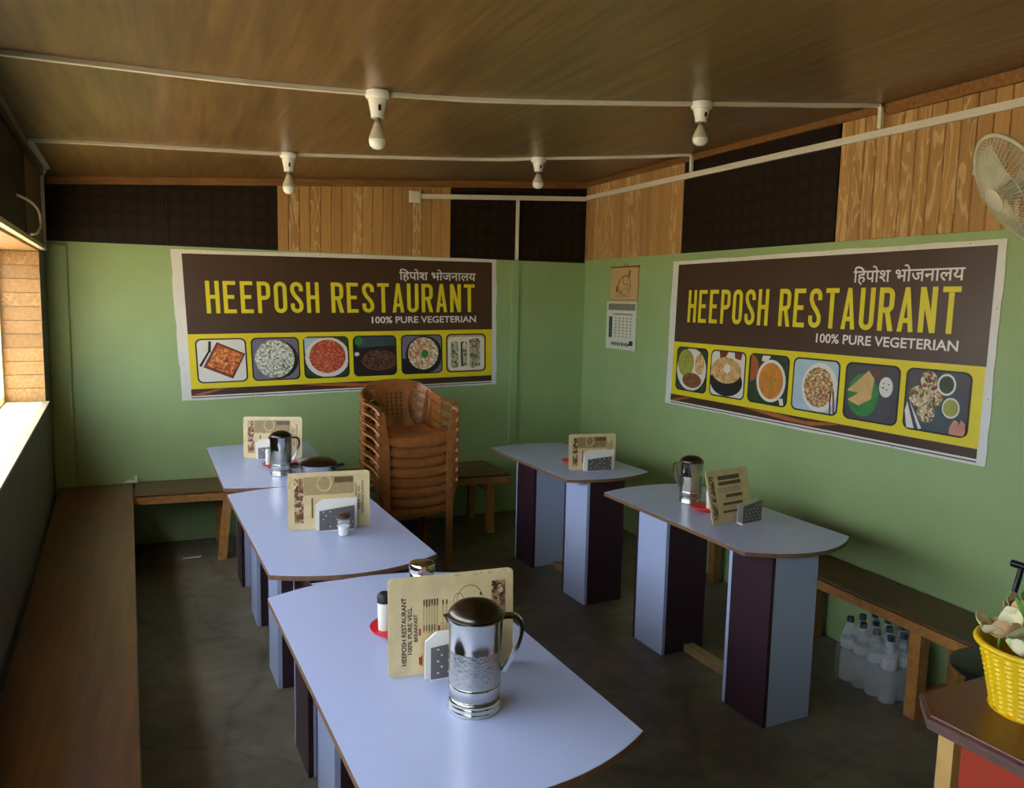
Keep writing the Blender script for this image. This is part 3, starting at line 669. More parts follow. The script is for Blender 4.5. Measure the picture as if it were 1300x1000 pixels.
# ------------------------------------------------------------------ benches
def bench(label, top_poly, h, th, legs, aprons, topmat='bench_top'):
    cx = sum(p[0] for p in top_poly)/len(top_poly); cy = sum(p[1] for p in top_poly)/len(top_poly)
    o = thing('bench', label, 'bench', (cx, cy, 0))
    MB().prism([(x-cx,y-cy) for x,y in top_poly], h-th, h).build('seat_plank', topmat, o, bevel=.004)
    for (b, t_, w) in legs:
        q = w/2; MB().hexa([(b[0]-cx-q,b[1]-cy-q,.001),(b[0]-cx+q,b[1]-cy-q,.001),(b[0]-cx+q,b[1]-cy+q,.001),(b[0]-cx-q,b[1]-cy+q,.001)],
            [(t_[0]-cx-q,t_[1]-cy-q,h-th-.001),(t_[0]-cx+q,t_[1]-cy-q,h-th-.001),(t_[0]-cx+q,t_[1]-cy+q,h-th-.001),(t_[0]-cx-q,t_[1]-cy+q,h-th-.001)]).build('leg', 'bench_wood', o)
    for nm, (x0,x1,y0,y1,z0,z1) in aprons: MB().box(x0-cx,x1-cx,y0-cy,y1-cy,z0,z1).build(nm, 'bench_wood', o)
    return o
bench('long dark brown bench along the left wall under the window', [(-3.835,-.05),(-3.40,-.05),(-3.165,-5.3),(-3.525,-5.3)], .44, .04,
      [((-3.45,-.5),(-3.45,-.5),.05),((-3.76,-.5),(-3.76,-.5),.05),((-3.37,-2.3),(-3.37,-2.3),.05),((-3.65,-2.3),(-3.65,-2.3),.05),((-3.25,-4.6),(-3.25,-4.6),.05),((-3.5,-4.6),(-3.5,-4.6),.05)],
      [('stretcher',(-3.74,-3.47,-.52,-.48,.15,.19))])
bb = bench('brown wooden bench along the back wall behind the stacked chairs', [(-3.385,-.41),(-.86,-.545),(-.86,-.02),(-3.385,-.02)], .44, .016,
      [((-2.87,-.50),(-2.82,-.40),.055),((-2.86,-.1),(-2.86,-.1),.05),((-1.0,-.50),(-.995,-.47),.055),((-1.0,-.1),(-1.0,-.1),.05),((-1.95,-.40),(-1.95,-.40),.055),((-1.95,-.1),(-1.95,-.1),.05)],
      [('stretcher',(-1.02,-.98,-.44,-.13,.30,.34)), ('back_stretcher',(-2.8,-1.03,-.12,-.08,.30,.35))], 'bench_top_x')
MB().hexa([(-1.2625,-.161,.375),(1.2625,-.296,.375),(1.2625,-.27,.375),(-1.2625,-.135,.375)],[(-1.2625,-.161,.4235),(1.2625,-.296,.4235),(1.2625,-.27,.4235),(-1.2625,-.135,.4235)]).build('front_rail', 'bench_wood', bb)
bench('brown wooden bench along the right wall above the water bottles', [(-.335,-4.15),(-.035,-4.15),(-.035,-1.85),(-.335,-1.85)], .44, .0125,
      [((-.283,-3.60),(-.283,-3.60),.055),((-.07,-3.62),(-.07,-3.62),.05),((-.283,-2.80),(-.283,-2.80),.055),((-.07,-2.80),(-.07,-2.80),.05),((-.283,-1.95),(-.283,-1.95),.055),((-.07,-1.95),(-.07,-1.95),.05)],
      [('front_rail',(-.335,-.312,-4.15,-1.85,.385,.427)), ('stretcher',(-.27,-.10,-3.62,-3.58,.07,.11)), ('stretcher',(-.27,-.10,-2.82,-2.78,.07,.11))])

# ------------------------------------------------------------------ stacked plastic armchairs
def make_chair():
    o = thing('plastic_armchair', 'brown moulded plastic armchair', 'chair', (0,0,0), 0, 'stack of brown plastic armchairs')
    # seat with turned down front lip (front is -Y)
    g = []
    prof = [(-.245,.352),(-.248,.375),(-.243,.398),(-.228,.410),(-.19,.412),(-.1,.403),(0,.396),(.1,.398),(.19,.412)]
    for y, z in prof:
        row = []
        for i in range(13):
            t_ = -1+2*i/12; w = .205 - .012*max(0,(y+.1)); dz = .012*t_*t_ if y > -.21 else .010*t_*t_
            if z < .38: dz = .030*abs(t_)**3
            row.append((t_*w, y+.012*t_*t_*(1 if y < -.2 else 0), z+dz))
        g.append(row)
    MB().shell(g, .006).build('seat', 'chair_plastic', o)
    # splat: solid centre of the back
    g = []
    for i in range(11):
        q = i/10; z = .41+.285*q; row = []; w = .135-.05*sin(q*pi*.8)+.055*q**3
        for j in range(9):
            t_ = -1+2*j/8; row.append((t_*w, .195+.065*q-.05*(t_*w/.2)**2, z))
        g.append(row)
    sp = MB().shell([list(reversed(r)) for r in g], .006).build('backrest', 'chair_plastic', o)
    m = MB()
    for r in range(6):
        for c in range(4):
            x = -.05+c*.033; z = .50+r*.026; q = (z-.41)/.285; y = .195+.065*q-.05*(x/.2)**2-.0015
            m.box(x-.004,x+.004,y-.001,y+.001,z-.007,z+.007)
    m.build('perforations', 'slot_dark', sp)
    # horseshoe rail: back arch and two armrests
    arch = smooth_path([(-.260,.02,.612),(-.252,.12,.628),(-.220,.20,.662),(-.15,.245,.70),(0,.262,.715),(.15,.245,.70),(.220,.20,.662),(.252,.12,.628),(.260,.02,.612)], 6)
    m = MB(); pr = [(-.006,-.042),(.006,-.042),(.009,.0),(.006,.012),(-.006,.012),(-.009,0)]
    m.sweep(arch, pr, (0,0,1), smooth=True); m.build('back_rail', 'chair_plastic', o)
    for s in (-1, 1):
        pts = smooth_path([(s*.260,.03,.612),(s*.264,-.08,.607),(s*.262,-.18,.605),(s*.255,-.225,.592),(s*.244,-.243,.56)], 5)
        m = MB(); m.sweep(pts, [(-.026,-.006),(.026,-.006),(.026,.006),(-.026,.006)], (-s*.2,0,1), smooth=False)
        m.build('armrest', 'chair_plastic', o)
        fl_ = smooth_path([(s*.244,-.243,.575),(s*.226,-.244,.46),(s*.212,-.246,.38),(s*.208,-.252,.2),(s*.206,-.262,0)], 4)
        m = MB(); m.sweep(fl_, [(-.022,-.005),(.022,-.005),(.022,.005),(-.022,.005)], (0,1,0)); m.sweep([p+Vector((s*.018,.02,0)) for p in fl_], [(-.005,-.022),(.005,-.022),(.005,.022),(-.005,.022)], (0,1,0))
        m.build('leg', 'chair_plastic', o)
        rl = smooth_path([(s*.235,.185,.655),(s*.212,.19,.53),(s*.198,.195,.41),(s*.205,.225,.2),(s*.212,.255,0)], 4)
        m = MB(); m.sweep(rl, [(-.02,-.005),(.02,-.005),(.02,.005),(-.02,.005)], (0,1,0)); m.sweep([p+Vector((s*.017,-.018,0)) for p in rl], [(-.005,-.02),(.005,-.02),(.005,.02),(-.005,.02)], (0,1,0))
        m.build('leg', 'chair_plastic', o)
    return o
ORD = ['lowest', 'second from the bottom', 'third from the bottom', 'fourth from the bottom', 'fourth from the top', 'third from the top', 'second from the top', 'topmost']
ch0 = make_chair(); CH = (-1.758, -.905, 0.0); CR = radians(4)
for k in range(8):
    lab = 'brown plastic armchair, %s of the stack by the back wall' % ORD[k]
    if k == 0: ch0.location = CH; ch0.rotation_euler = (0,0,CR); ch0['label'] = lab
    else: dup(ch0, (CH[0], CH[1], .0635*k), CR, lab)

# ------------------------------------------------------------------ things on the tables
def jug(label, loc, rotz, s=1.0):
    o = thing('steel_jug', label, 'jug', (loc[0], loc[1], TT+.0005), rotz, 'steel water jugs'); o.scale = (s, s, s)
    MB().lathe([(.001,0),(.062,0),(.064,.005),(.062,.010),(.0615,.011),(.063,.016),(.061,.021),(.0605,.022),(.061,.027),(.056,.031)], 32).build('base', 'steel', o)
    b = MB().lathe([(.056,.0315),(.0595,.036),(.061,.05),(.0615,.115),(.0619,.150)], 40).build('body', 'steel_worn', o)
    MB().lathe([(.0619,.1505),(.062,.16),(.0635,.214),(.0665,.222),(.0665,.226),(.062,.227)], 40).build('upper_body', 'steel', o)
    MB().lathe([(.0612,.050),(.0617,.051),(.0618,.066),(.0613,.067)], 40).build('band', 'steel', b)
    MB().lathe([(.064,.2275),(.065,.231),(.060,.240),(.045,.252),(.024,.260),(.0001,.262)], 32).build('lid', 'steel_dark', o)
    p = bez((.058,0,.222),(.135,0,.240),(.112,0,.165),(.066,0,.090), 16)
    MB().sweep(p, [(-.0045,-.010),(.0045,-.010),(.006,.0),(.0045,.010),(-.0045,.010),(-.006,0)], (0,1,0), smooth=True).build('handle', 'steel', o)
    m = MB(); m.add([(-.060,-.017,.2235),(-.060,.017,.2235),(-.076,0,.2265),(-.0625,-.010,.203),(-.0625,.010,.203)], [(0,2,3),(2,1,4),(2,4,3),(0,1,2),(0,3,4,1)]); m.build('spout', 'steel', o)
    return o
jug('big steel water jug standing on the foreground table', (-2.48,-4.154), radians(-20), 1.03)
jug('steel water jug on the farthest left table, beside the lidded pot', (-2.599,-1.407), radians(-20), .93)
jug('steel water jug on the right-hand table, handle toward the corner', (-.774,-2.637), radians(172), .9)

def menu(label, bl, br, h, lean, kind, strings=True):
    a, b = Vector(bl), Vector(br); d = b-a; w = d.length; rot = atan2(d.y, d.x)
    o = thing('menu_card', label, 'menu', (a.x, a.y, TT+.001), rot, 'laminated menu cards')
    o.rotation_euler = Matrix.Rotation(rot, 3, 'Z').to_4x4().to_euler(); o.rotation_euler.x = -lean
    def flat(name, rects, y, m_):
        m = MB()
        for r in rects:
            if len(r) == 4 and not isinstance(r[0], tuple): x0,x1,z0,z1 = r; m.box(x0*w,x1*w,-y-.0003,-y,z0*h,z1*h)
            else: m.add([(x*w,-y-.0003,z*h) for x,z in r], [tuple(range(len(r)))])
        return m.build(name, m_, o)
    MB().add(*[(lambda pr: ([(x*w,-.002,z*h) for x,z in pr]+[(x*w,.002,z*h) for x,z in pr], [tuple(range(len(pr))), tuple(range(2*len(pr)-1,len(pr)-1,-1))]+[((i+1)%len(pr),i,len(pr)+i,len(pr)+(i+1)%len(pr)) for i in range(len(pr))]))(rrect(0,1,0,1,.05,4))][0]).build('card', 'card_cream', o)
    rnd = random.Random(kind)
    def vtext(body, x0, x1, z0, z1, bold=.012, mt='ink', nm='lettering'):
        vs, fs = text2d(body, bold)  # reads from bottom to top
        m = MB(); m.add([((x1+(x0-x1)*yy)*w, -.0027, (z0+(z1-z0)*xx)*h) for xx, yy in vs], fs); m.build(nm, mt, o)
    if kind == 1:
        vtext('HEEPOSH RESTAURANT', .10, .138, .11, .80, .022); vtext('100% PURE VEG.', .148, .182, .22, .70, .022); vtext('BREAKFAST', .196, .226, .34, .62, .022)
        flat('price_lines', [(.27+k*.021, .278+k*.021, .42, .74) for k in range(6)]+[(.42+k*.03,.428+k*.03,.40,.72) for k in range(2)], .0021, 'card_rule')
        flat('price_print', [(.27+k*.021, .282+k*.021, .70-.02*rnd.random(), .76) for k in range(6)]+[(.42+k*.03,.432+k*.03,.69,.74) for k in range(2)]+[(.27+k*.021,.28+k*.021,.44,.50) for k in range(5)], .0025, 'card_print')
        flat('red_headings', [(.235,.25,.40,.47),(.385,.402,.40,.48),(.235,.255,.10,.18),(.255,.262,.08,.2)], .0025, 'card_red')
        m = MB(); m.tube([(.64*w+.105*w*cos(i*pi/16), -.0024, .70*h+.16*h*sin(i*pi/16)) for i in range(33)], .0009, 4); m.tube([(.57*w+.16*w*i/12, -.0024, (.66+.06*sin(i*1.1))*h) for i in range(13)], .0011, 4); m.tube([(.55*w+.04*w*cos(i*.5), -.0024, (.72+.07*sin(i*.5))*h) for i in range(13)], .0009, 4); m.build('emblem', 'card_print', o)
        flat('emblem_accents', [ell(.60,.72,.012,.014,8), ell(.68,.68,.02,.012,8), ell(.73,.76,.01,.016,8)], .0024, 'ink')
        flat('food_print', [(.82,.935,.46,.88)], .0022, 'card_photo')
        flat('edge_marks', [ell(.05+.9*rnd.random(), rnd.choice([.03,.96,.5])+.02*rnd.random(), .02*rnd.random()+.004, .006, 6) for _ in range(16)], .0021, 'card_rule')
    elif kind in (2, 3, 4):
        flat('food_print', [(.075,.185,.12,.90)], .0022, 'card_photo')
        m = MB()
        for cx_, r in ((.05,.05),(.44,.085)): m.tube([(cx_*w+r*w*cos(i*pi/12), -.0026, .80*h+r*1.6*h*sin(i*pi/12)) for i in range(25)], .0026, 5)
        m.build('ring_ornament', 'card_cream', o)
        flat('text_block', [(.19,.80,.60,.92)], .0021, 'card_rule')
        flat('text_lines', [(.20+k*.026,.209+k*.026,.62+.03*rnd.random(),.90) for k in range(23)], .0025, 'card_print' if kind != 2 else 'card_rule')
        flat('heading_print', [(.56,.79,.80,.90),(.28,.30,.2,.55)], .0028, 'card_print')
        vtext('BREAKFAST', .815, .84, .55, .78); vtext('100% PURE VEG', .85, .88, .30, .72); vtext('HEEPOSH RESTAURANT', .895, .925, .22, .82)
    else:
        flat('food_print', [(.05,.16,.08,.90)], .0022, 'card_photo')
        flat('heading_print', [(.26,.78,.80,.88),(.26,.80,.70,.77),(.40,.80,.46,.52),(.30,.78,.32,.37),(.28,.7,.18,.22)], .0025, 'card_print')
        flat('text_lines', [(.25+k*.03,.262+k*.03,.56,.66) for k in range(18)]+[(.22,.84,.43,.436),(.22,.84,.27,.276)], .0025, 'card_rule')
    return o
menu('large laminated menu with handwritten lettering behind the foreground jug', (-2.639,-3.943), (-2.296,-3.958), .262, radians(3), 1)
menu('laminated menu card on the middle table of the left row', (-2.705,-2.515), (-2.365,-2.535), .243, radians(2), 2)
menu('laminated menu card on the farthest left table', (-2.755,-.885), (-2.425,-.985), .25, radians(3), 3)
menu('laminated menu card on the right-hand table nearest the corner', (-1.021,-1.789), (-.73,-1.825), .21, radians(3), 4)
menu('worn laminated menu leaning back beside the right-hand jug', (-.929,-3.027), (-.658,-2.975), .24, radians(15), 5)

def napkin_holder(label, c, rot, w=.15, h=.105, grey='holder_grey', tall=.03, side=.014):
    o = thing('napkin_holder', label, 'napkin holder', (c[0], c[1], TT+.0005), rot, 'napkin holders')
    MB().box(-w/2,w/2,-.018,.018,0,.004).build('base', 'holder_white', o)
    def plate(y0, y1, hh):
        pts = [(-w/2,.0045),(w/2,.0045),(w/2,hh),(-w/2,hh*.84)]
        m = MB(); m.add([(x,y0,z) for x,z in pts]+[(x,y1,z) for x,z in pts], [(0,1,2,3),(7,6,5,4),(1,0,4,5),(2,1,5,6),(3,2,6,7),(0,3,7,4)]); return m
    f = plate(-.018,-.0155,h).build('front_plate', grey, o)
    plate(.0155,.018,h).build('back_plate', 'holder_white', o)
    m = MB(); rnd = random.Random(int(c[0]*1000))
    for r in range(5):
        for q in range(5):
            x = -w*.38+q*w*.19+(r%2)*.01; z = .02+r*h*.15
            if rnd.random() < .7: m.prism(ell(x, z, .0026+.0014*rnd.random(), .003, 8), .0181, .0186)
    m.v = [(x, -z, y) for x, y, z in m.v]; m.build('perforations', 'holder_white', f)['kind'] = 'stuff'
    if tall > 0:
        for k in range(4):
            z1 = h+tall*(1-.1*k); x0, x1 = -w/2-side+.002*k, w/2+side*.8; y0 = -.0125+.0065*k; y1 = y0+.0055
            pts = [(x0,.0045),(x1,.0045),(x1,z1-.006),(x1-.006,z1),(x0+.03,z1),(x0,z1-.022)]
            m = MB(); m.add([(x,y0,z) for x,z in pts]+[(x,y1,z) for x,z in pts], [(0,1,2,3,4,5),(11,10,9,8,7,6)]+[((i+1)%6,i,6+i,6+(i+1)%6) for i in range(6)]); m.build('napkin', 'napkin', o)
    return o
napkin_holder('perforated grey napkin holder behind the foreground jug', (-2.462,-3.978), radians(-2), .155, .105, tall=.022)
napkin_holder('perforated grey napkin holder behind the salt shaker, middle left table', (-2.512,-2.555), radians(-3), .145, .105, tall=.032)
napkin_holder('grey napkin holder on the farthest left table, behind the jug', (-2.60,-.965), radians(-16), .15, .085, tall=.04)
napkin_holder('napkin holder on the right-hand table nearest the corner', (-.855,-1.845), radians(-5), .15, .085, tall=.04, side=.022)
napkin_holder('dark grey napkin holder before the leaning menu on the right', (-.735,-3.035), radians(11), .125, .10, tall=-.01)

def plate(label, c, r=.09):
    o = thing('red_plate', label, 'plate', (c[0], c[1], TT+.0005), 0, 'small red plastic plates')
    MB().lathe([(.001,0),(r*.72,0),(r*.74,.003),(r,.014),(r,.017),(r*.97,.017),(r*.70,.0055),(.001,.005)], 32).build('dish', 'red_plastic', o)
    MB().lathe([(r*.985,.0172),(r*1.015,.0175),(r*1.015,.0195),(r*.985,.0195)], 32).build('rim', 'red_plastic', o)
plate('small red plate behind the menu on the foreground table', (-2.535,-3.66), .085)
plate('small red plate beside the jug on the farthest left table', (-2.575,-1.19), .10)
plate('small red plate beside the menu on the corner table', (-.90,-1.60), .065)
plate('small red plate between the right-hand jug and menu', (-.79,-2.79), .075)
def shaker(label, c, z, h, r, capm='brown_cap', body='clear_plastic', salt=True):
    o = thing('salt_shaker', label, 'salt shaker', (c[0], c[1], z), 0, 'salt and pepper shakers')
    MB().lathe([(.001,0),(r*.8,0),(r*.86,.003),(r,h*.55),(r,h*.74),(r*.9,h*.76)], 20).build('bottle', body, o)
    if salt: MB().lathe([(.001,.003),(r*.78,.003),(r*.9,h*.42),(.001,h*.44)], 16).build('salt_fill', 'salt', o)
    MB().lathe([(r*.9,h*.765),(r*1.08,h*.77),(r*1.08,h*.93),(r*.7,h),(.001,h)], 20).build('cap', capm, o)
shaker('brown capped glass salt shaker on the middle left table', (-2.50,-2.648), TT+.0005, .095, .025)
shaker('slim white shaker on the foreground red plate', (-2.583,-3.674), TT+.006, .125, .020, 'slot_dark', 'holder_white', False)
shaker('slim white shaker on the red plate, farthest left table', (-2.645,-1.205), TT+.006, .10, .015, 'holder_white', 'holder_white', False)
shaker('slim white shaker on the corner table red plate', (-.905,-1.615), TT+.006, .11, .014, 'brown_cap', 'holder_white', False)
shaker('slim white shaker on the red plate by the leaning menu', (-.80,-2.825), TT+.006, .10, .015, 'holder_white', 'holder_white', False)
o = thing('steel_canister', 'round steel canister with lid behind the foreground menu', 'canister', (-2.40,-3.44,TT+.0005))
MB().lathe([(.001,0),(.038,0),(.040,.003),(.040,.095),(.038,.097)], 28).build('body', 'steel', o)
MB().lathe([(.0425,.0975),(.0430,.1),(.0430,.118),(.040,.125),(.030,.128),(.001,.1285)], 28).build('lid', 'steel', o)
def pot(label, c, s, rot):
    o = thing('lidded_pot', label, 'pot', (c[0], c[1], TT+.0005), rot); o.scale = (s, s, s)
    MB().lathe([(.001,0),(.085,0),(.098,.012),(.104,.05),(.106,.058),(.109,.06)], 32).build('bowl', 'steel', o)
    MB().lathe([(.109,.0605),(.110,.064),(.095,.078),(.06,.092),(.02,.098),(.001,.099)], 32).build('lid', 'steel_dark', o)
    MB().tube(bez((.103,-.03,.045),(.165,-.035,.062),(.165,.035,.062),(.103,.03,.045), 12), .006, 8).build('handle', 'black_metal', o)
    MB().tube(bez((-.103,-.03,.045),(-.165,-.035,.062),(-.165,.035,.062),(-.103,.03,.045), 12), .006, 8).build('handle', 'black_metal', o)
pot('low round steel pot with lid beside the farthest jug', (-2.405,-1.45), .95, radians(-20))
o = thing('steel_mug', 'steel mug with dark handle behind the leaning menu', 'mug', (-.60,-2.72,TT+.0005), radians(60))
MB().lathe([(.001,0),(.038,0),(.04,.004),(.042,.09),(.044,.094),(.041,.094),(.039,.006),(.001,.005)], 24).build('cup', 'steel', o)
MB().tube(bez((.040,0,.085),(.105,0,.112),(.10,0,.03),(.041,0,.02), 12), .006, 8).build('handle', 'black_metal', o)

# ------------------------------------------------------------------ water bottles in shrink wrap
def bottle_mesh():
    pr = [(.001,0),(.030,0),(.034,.005)]
    z = .012
    while z < .135: pr += [(.0345,z),(.0325,z+.006),(.0345,z+.012)]; z += .0135
    pr += [(.0345,.15),(.0345,.205),(.033,.215),(.026,.245),(.016,.268),(.0135,.275),(.0135,.282)]
    return pr
b0 = thing('water_bottle', 'clear plastic water bottle with dark cap in the wrapped pack', 'bottle', (0,0,0), 0, 'water bottles in the wrapped pack')
MB().lathe(bottle_mesh(), 18).build('bottle_body', 'clear_plastic', b0)
MB().lathe([(.0352,.155),(.0355,.156),(.0355,.198),(.0352,.199)], 18).build('label_band', 'bottle_label', b0)
MB().lathe([(.0155,.276),(.0158,.278),(.0158,.296),(.0145,.299),(.001,.2995)], 16).build('cap', 'bottle_cap', b0)
k = 0
for j in range(3):
    for i in range(4):
        p = (-.285+j*.0755, -3.235-i*.0755, .003)
        lab = 'water bottle in the %s of the pack, %s' % (('aisle side row','middle row','wall side row')[j], ('nearest the grey table','second from the grey table','second from the bench leg','nearest the bench leg')[i])
        if k == 0: b0.location = p; b0['label'] = lab
        else: dup(b0, p, i*.7, lab)
        k += 1
m = MB(); g = []
cx_, cy_ = -.285+.0755, -3.235-.0755*1.5
for z, e in ((.002,.0),(.015,.012),(.12,.014),(.20,.010),(.245,-.004),(.30,-.022),(.306,-.04)):
    hx, hy = .0755+.037+e, .0755*1.5+.037+e; row = []
    for x, y in rrect(-hx,hx,-hy,hy,.04,4): row.append((x*(1+.015*sin(z*60+y*40)), y*(1+.01*sin(z*50+x*60)), z))
    g.append(row)
n = len(g[0]); m.add([p for r in g for p in r], [(i*n+q, i*n+(q+1)%n, (i+1)*n+(q+1)%n, (i+1)*n+q) for i in range(len(g)-1) for q in range(n)]+[tuple((len(g)-1)*n+q for q in range(n))], True)
tag(m.build('shrink_wrap', 'shrink_wrap', None, (cx_, cy_, 0)), 'clear shrink wrap around the water bottles under the right bench', 'plastic wrap')

# ------------------------------------------------------------------ counter, basket, flowers, black chair
ct = thing('counter', 'brown topped counter with red front panel at lower right', 'counter', (-1.2,-5.1,0))
def off(p): return (p[0]+1.2, p[1]+5.1)
tp = [(-1.494,-4.614),(-1.417,-4.530),(-.86,-4.505),(-.86,-5.75),(-1.40,-5.75)]
tp = list(reversed(tp))
MB().prism([off(p) for p in tp], .735, .76).build('counter_top', 'counter_top', ct, bevel=.003)
m = MB()
for z, e in ((.746,.006),(.732,.003)):
    m.sweep([off(p)+(z,) for p in ((-.86,-4.503),(-1.418,-4.527),(-1.497,-4.613),(-1.403,-5.75))], [(-e,-.006),(e,-.006),(e,.006),(-e,.006)])
m.build('edge_moulding', 'counter_edge', ct)
MB().hexa([off((-1.418,-4.645))+(.001,),off((-1.35,-5.72))+(.001,),off((-1.33,-5.72))+(.001,),off((-1.398,-4.645))+(.001,)],[off((-1.418,-4.645))+(.725,),off((-1.35,-5.72))+(.725,),off((-1.33,-5.72))+(.725,),off((-1.398,-4.645))+(.725,)]).build('front_panel', 'counter_red', ct)
MB().box(-.225,-.185,.470,.512,.001,.725).build('corner_post', 'pale_wood', ct)
MB().box(-.18,.32,.50,.515,.001,.725).build('end_panel', 'counter_red', ct)
BK = (-1.245,-4.69,.7605)
bk = thing('yellow_basket', 'bright yellow woven plastic basket on the counter', 'basket', BK)
g = []; nn = 72; rows = 26; vs = []; fs = []
for i in range(rows+1):
    z = .004+.155*i/rows; r0 = .088+.036*(i/rows)**1.1
    for q in range(nn):
        w_ = .0026*(1 if ((q//3)+i) % 2 else -1); a = 2*pi*q/nn; vs.append(((r0+w_)*cos(a),(r0+w_)*sin(a),z))
for i in range(rows):
    for q in range(nn): fs.append((i*nn+q, i*nn+(q+1)%nn, (i+1)*nn+(q+1)%nn, (i+1)*nn+q))
fs.append(tuple(range(nn-1,-1,-1)))
MB().add(vs, fs, True).build('woven_body', 'basket_yellow', bk)
MB().tube([(.128*cos(2*pi*i/40), .128*sin(2*pi*i/40), .163) for i in range(40)], .008, 8, closed=True).build('rim', 'basket_yellow', bk)
MB().lathe([(.001,0),(.092,0),(.094,.004),(.001,.004)], 40).build('base', 'basket_yellow', bk)
def petal_mesh(L, Wd, curl, cup):
    g = []
    for i in range(9):
        q = i/8; w_ = Wd*sin(pi*min(1,q*.9+.06))**.7; row = []
        for j in range(7):
            t_ = -1+2*j/6; row.append((t_*w_, L*q*cos(curl*q), L*q*sin(curl*q)+cup*(t_*t_)*w_+.006*sin(6*q+3*t_)))
        g.append(row)
    return g
fr = random.Random(3)
def flower(label, c, s, mats, n):
    o = thing('artificial_flower', label, 'flower', c, fr.uniform(0,6), 'artificial flowers in the yellow basket')
    for k in range(n):
        g = petal_mesh(.075*s, .036*s, .75 if k % 2 else .35, .55); m = MB().shell(g, .001)
        ob = m.build('petal', mats[k % len(mats)], o); ob.rotation_euler = (fr.uniform(-.15,.35), 0, 2*pi*k/n)
    MB().lathe([(.001,0),(.010*s,.004),(.012*s,.015*s),(.006*s,.024*s),(.001,.025*s)], 12).build('flower_centre', 'petal_peach', o)
    MB().tube([(0,0,0),(.004,.002,-.05),(0,0,-.10)], .003, 6).build('stem', 'leaf', o)
flower('cream artificial flower with peach centre at the left of the basket', (-1.325,-4.65,.945), .9, ['petal','petal_peach','petal'], 6)
flower('pale green artificial flower low over the left basket rim', (-1.315,-4.715,.915), .85, ['petal_green','petal'], 6)
flower('cream artificial flower at the top of the basket', (-1.235,-4.655,.965), 1.0, ['petal','petal','petal_peach'], 7)
flower('pale artificial flower at the front of the basket', (-1.25,-4.775,.92), .95, ['petal','petal_green'], 7)
lf = thing('leaf_spray', 'green artificial leaves between the flowers in the basket', 'leaves', (-1.262,-4.715,.968))
for k in range(12):
    g = petal_mesh(.10, .010, .5, .2); ob = MB().shell(g, .001).build('leaf', 'leaf', lf); ob.rotation_euler = (.35, 0, 2*pi*k/12)
MB().tube([(0,0,0),(0,.003,-.05),(0,0,-.11)], .004, 6).build('stem', 'leaf', lf)
bc = thing('black_chair', 'black metal chair behind the counter at the right edge', 'chair', (-.43,-4.06,0), radians(90))
MB().lathe([(.001,.43),(.15,.43),(.165,.437),(.165,.452),(.15,.46),(.001,.462)], 28).build('seat', 'black_metal', bc)
MB().tube([(-.17,-.28,.745),(.19,-.28,.745)], .014, 10).build('back_rail', 'black_metal', bc)
for s in (-1,1):
    MB().tube([(s*.15,-.28,.74),(s*.14,-.17,.45),(s*.13,-.17,.001)], .011, 8).build('leg', 'black_metal', bc)
    MB().tube([(s*.10,.03,.43),(s*.11,.04,.001)], .011, 8).build('leg', 'black_metal', bc)

# ------------------------------------------------------------------ wall fan
FC = Vector((-.30,-3.845,2.156)); ax = Vector((-.75,.40,-.5)).normalized()
fan = thing('wall_fan', 'cream wall mounted fan on the planks at the right edge', 'fan', FC)
q = ax.to_track_quat('Z', 'Y').to_matrix()
def place(m): m.v = [tuple(q @ Vector(v)) for v in m.v]; return m
Rf = .215
place(MB().tube([(Rf*cos(i*pi/24), Rf*sin(i*pi/24), 0) for i in range(48)], .008, 8, closed=True)).build('guard_ring', 'fan_plastic', fan)
for nm, sgn, dp in (('front_guard', 1, .075), ('rear_guard', -1, .085)):
    m = MB()
    for k in range(56):
        a = 2*pi*k/56; pts = [((Rf-(Rf-.045)*t_)*cos(a), (Rf-(Rf-.045)*t_)*sin(a), sgn*dp*sin(t_*pi/2)) for t_ in (0,.12,.3,.6,1)]
        m.tube(pts, .0015, 4)
    m.tube([(.13*cos(i*pi/20), .13*sin(i*pi/20), sgn*dp*.66) for i in range(40)], .0018, 4, closed=True)
    place(m).build(nm, 'fan_plastic', fan)
place(MB().lathe([(.001,.073),(.045,.073),(.048,.078),(.042,.084),(.001,.086)], 28)).build('hub_cap', 'fan_plastic', fan)
for k in range(3):
    g = []
    for i in range(8):
        r = .03+.155*i/7; row = []
        for j in range(7):
            a = 2*pi*k/3+(-.42+.84*j/6)*(1 if i else .6); row.append((r*cos(a), r*sin(a), .022*(j/6-.5)*2+.015))
        g.append(row)
    place(MB().shell(g, .0025)).build('blade', 'fan_blade', fan)
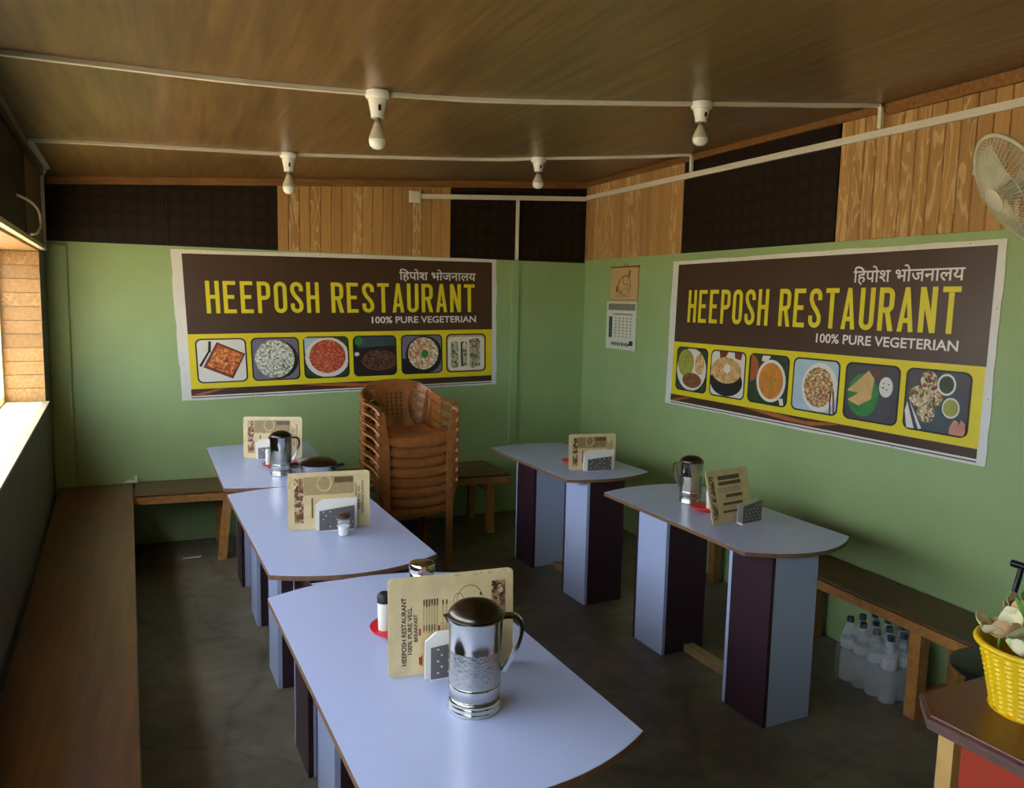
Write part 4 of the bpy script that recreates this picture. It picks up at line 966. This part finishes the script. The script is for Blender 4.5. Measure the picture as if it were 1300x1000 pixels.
place(MB().lathe([(.001,.03),(.032,.03),(.034,-.02),(.03,-.03),(.06,-.09),(.065,-.15),(.05,-.19),(.001,-.195)], 24)).build('motor', 'fan_plastic', fan)
back = Vector(ax)*-.17
MB().sweep([back, back+Vector((.05,-.02,-.06)), Vector((.27,back.y-.03,-.06))], [(-.02,-.02),(.02,-.02),(.02,.02),(-.02,.02)], smooth=False).build('arm', 'fan_plastic', fan)
MB().box(.262,.285,back.y-.09,back.y+.03,-.16,.05).build('wall_plate', 'fan_plastic', fan, bevel=.004)

# ------------------------------------------------------------------ small things
cb = thing('loose_cable', 'cream cable loop hanging by the window head at the left', 'cable', lw(1.35,.03,1.975))
MB().tube([Vector(lw(s_, d_, z_))-Vector(lw(1.35,.03,1.975)) for s_, d_, z_ in [p for p in smooth_path([(1.9,.03,2.11),(1.5,.05,2.12),(1.22,.06,2.10),(1.15,.06,2.04),(1.25,.05,1.995),(1.45,.04,1.976)], 6)]], .006, 8).build('cord', 'cable_cream', cb)
cl = thing('wall_clip', 'small white plastic clip on the back wall just above the bench', 'clip', (-3.42,-.021,.4405))
MB().box(-.02,.05,-.03,.02,0,.012).build('foot', 'pvc', cl, bevel=.003)
MB().box(.03,.05,-.03,-.015,.0125,.05).build('prong', 'pvc', cl, bevel=.003)
MB().box(-.04,-.02,-.03,-.015,.0,.012).build('tab', 'pvc', cl, bevel=.002)
nl = thing('wall_hook', 'tiny bright hook on the back wall planks', 'hook', (-1.78,-.0135,2.225))
MB().tube([(0,0,0),(0,-.02,-.002),(0,-.024,.012)], .004, 6).build('nail', 'steel', nl)
MB().lathe([(.001,-.002),(.008,-.002),(.008,.002),(.001,.002)], 10).build('washer', 'steel', nl)
o = MB().add([(-.06,-.008,.002),(.05,-.012,.002),(.06,.006,.006),(-.05,.01,.002),(-.06,-.008,.0035),(.05,-.012,.0035),(.06,.006,.0075),(-.05,.01,.0035)], [(3,2,1,0),(4,5,6,7),(0,1,5,4),(1,2,6,5),(2,3,7,6),(3,0,4,7)]).build('paper_scrap', 'paper', None, (-3.05,-.42,0))
tag(o, 'white paper scrap on the floor near the back bench', 'paper scrap')
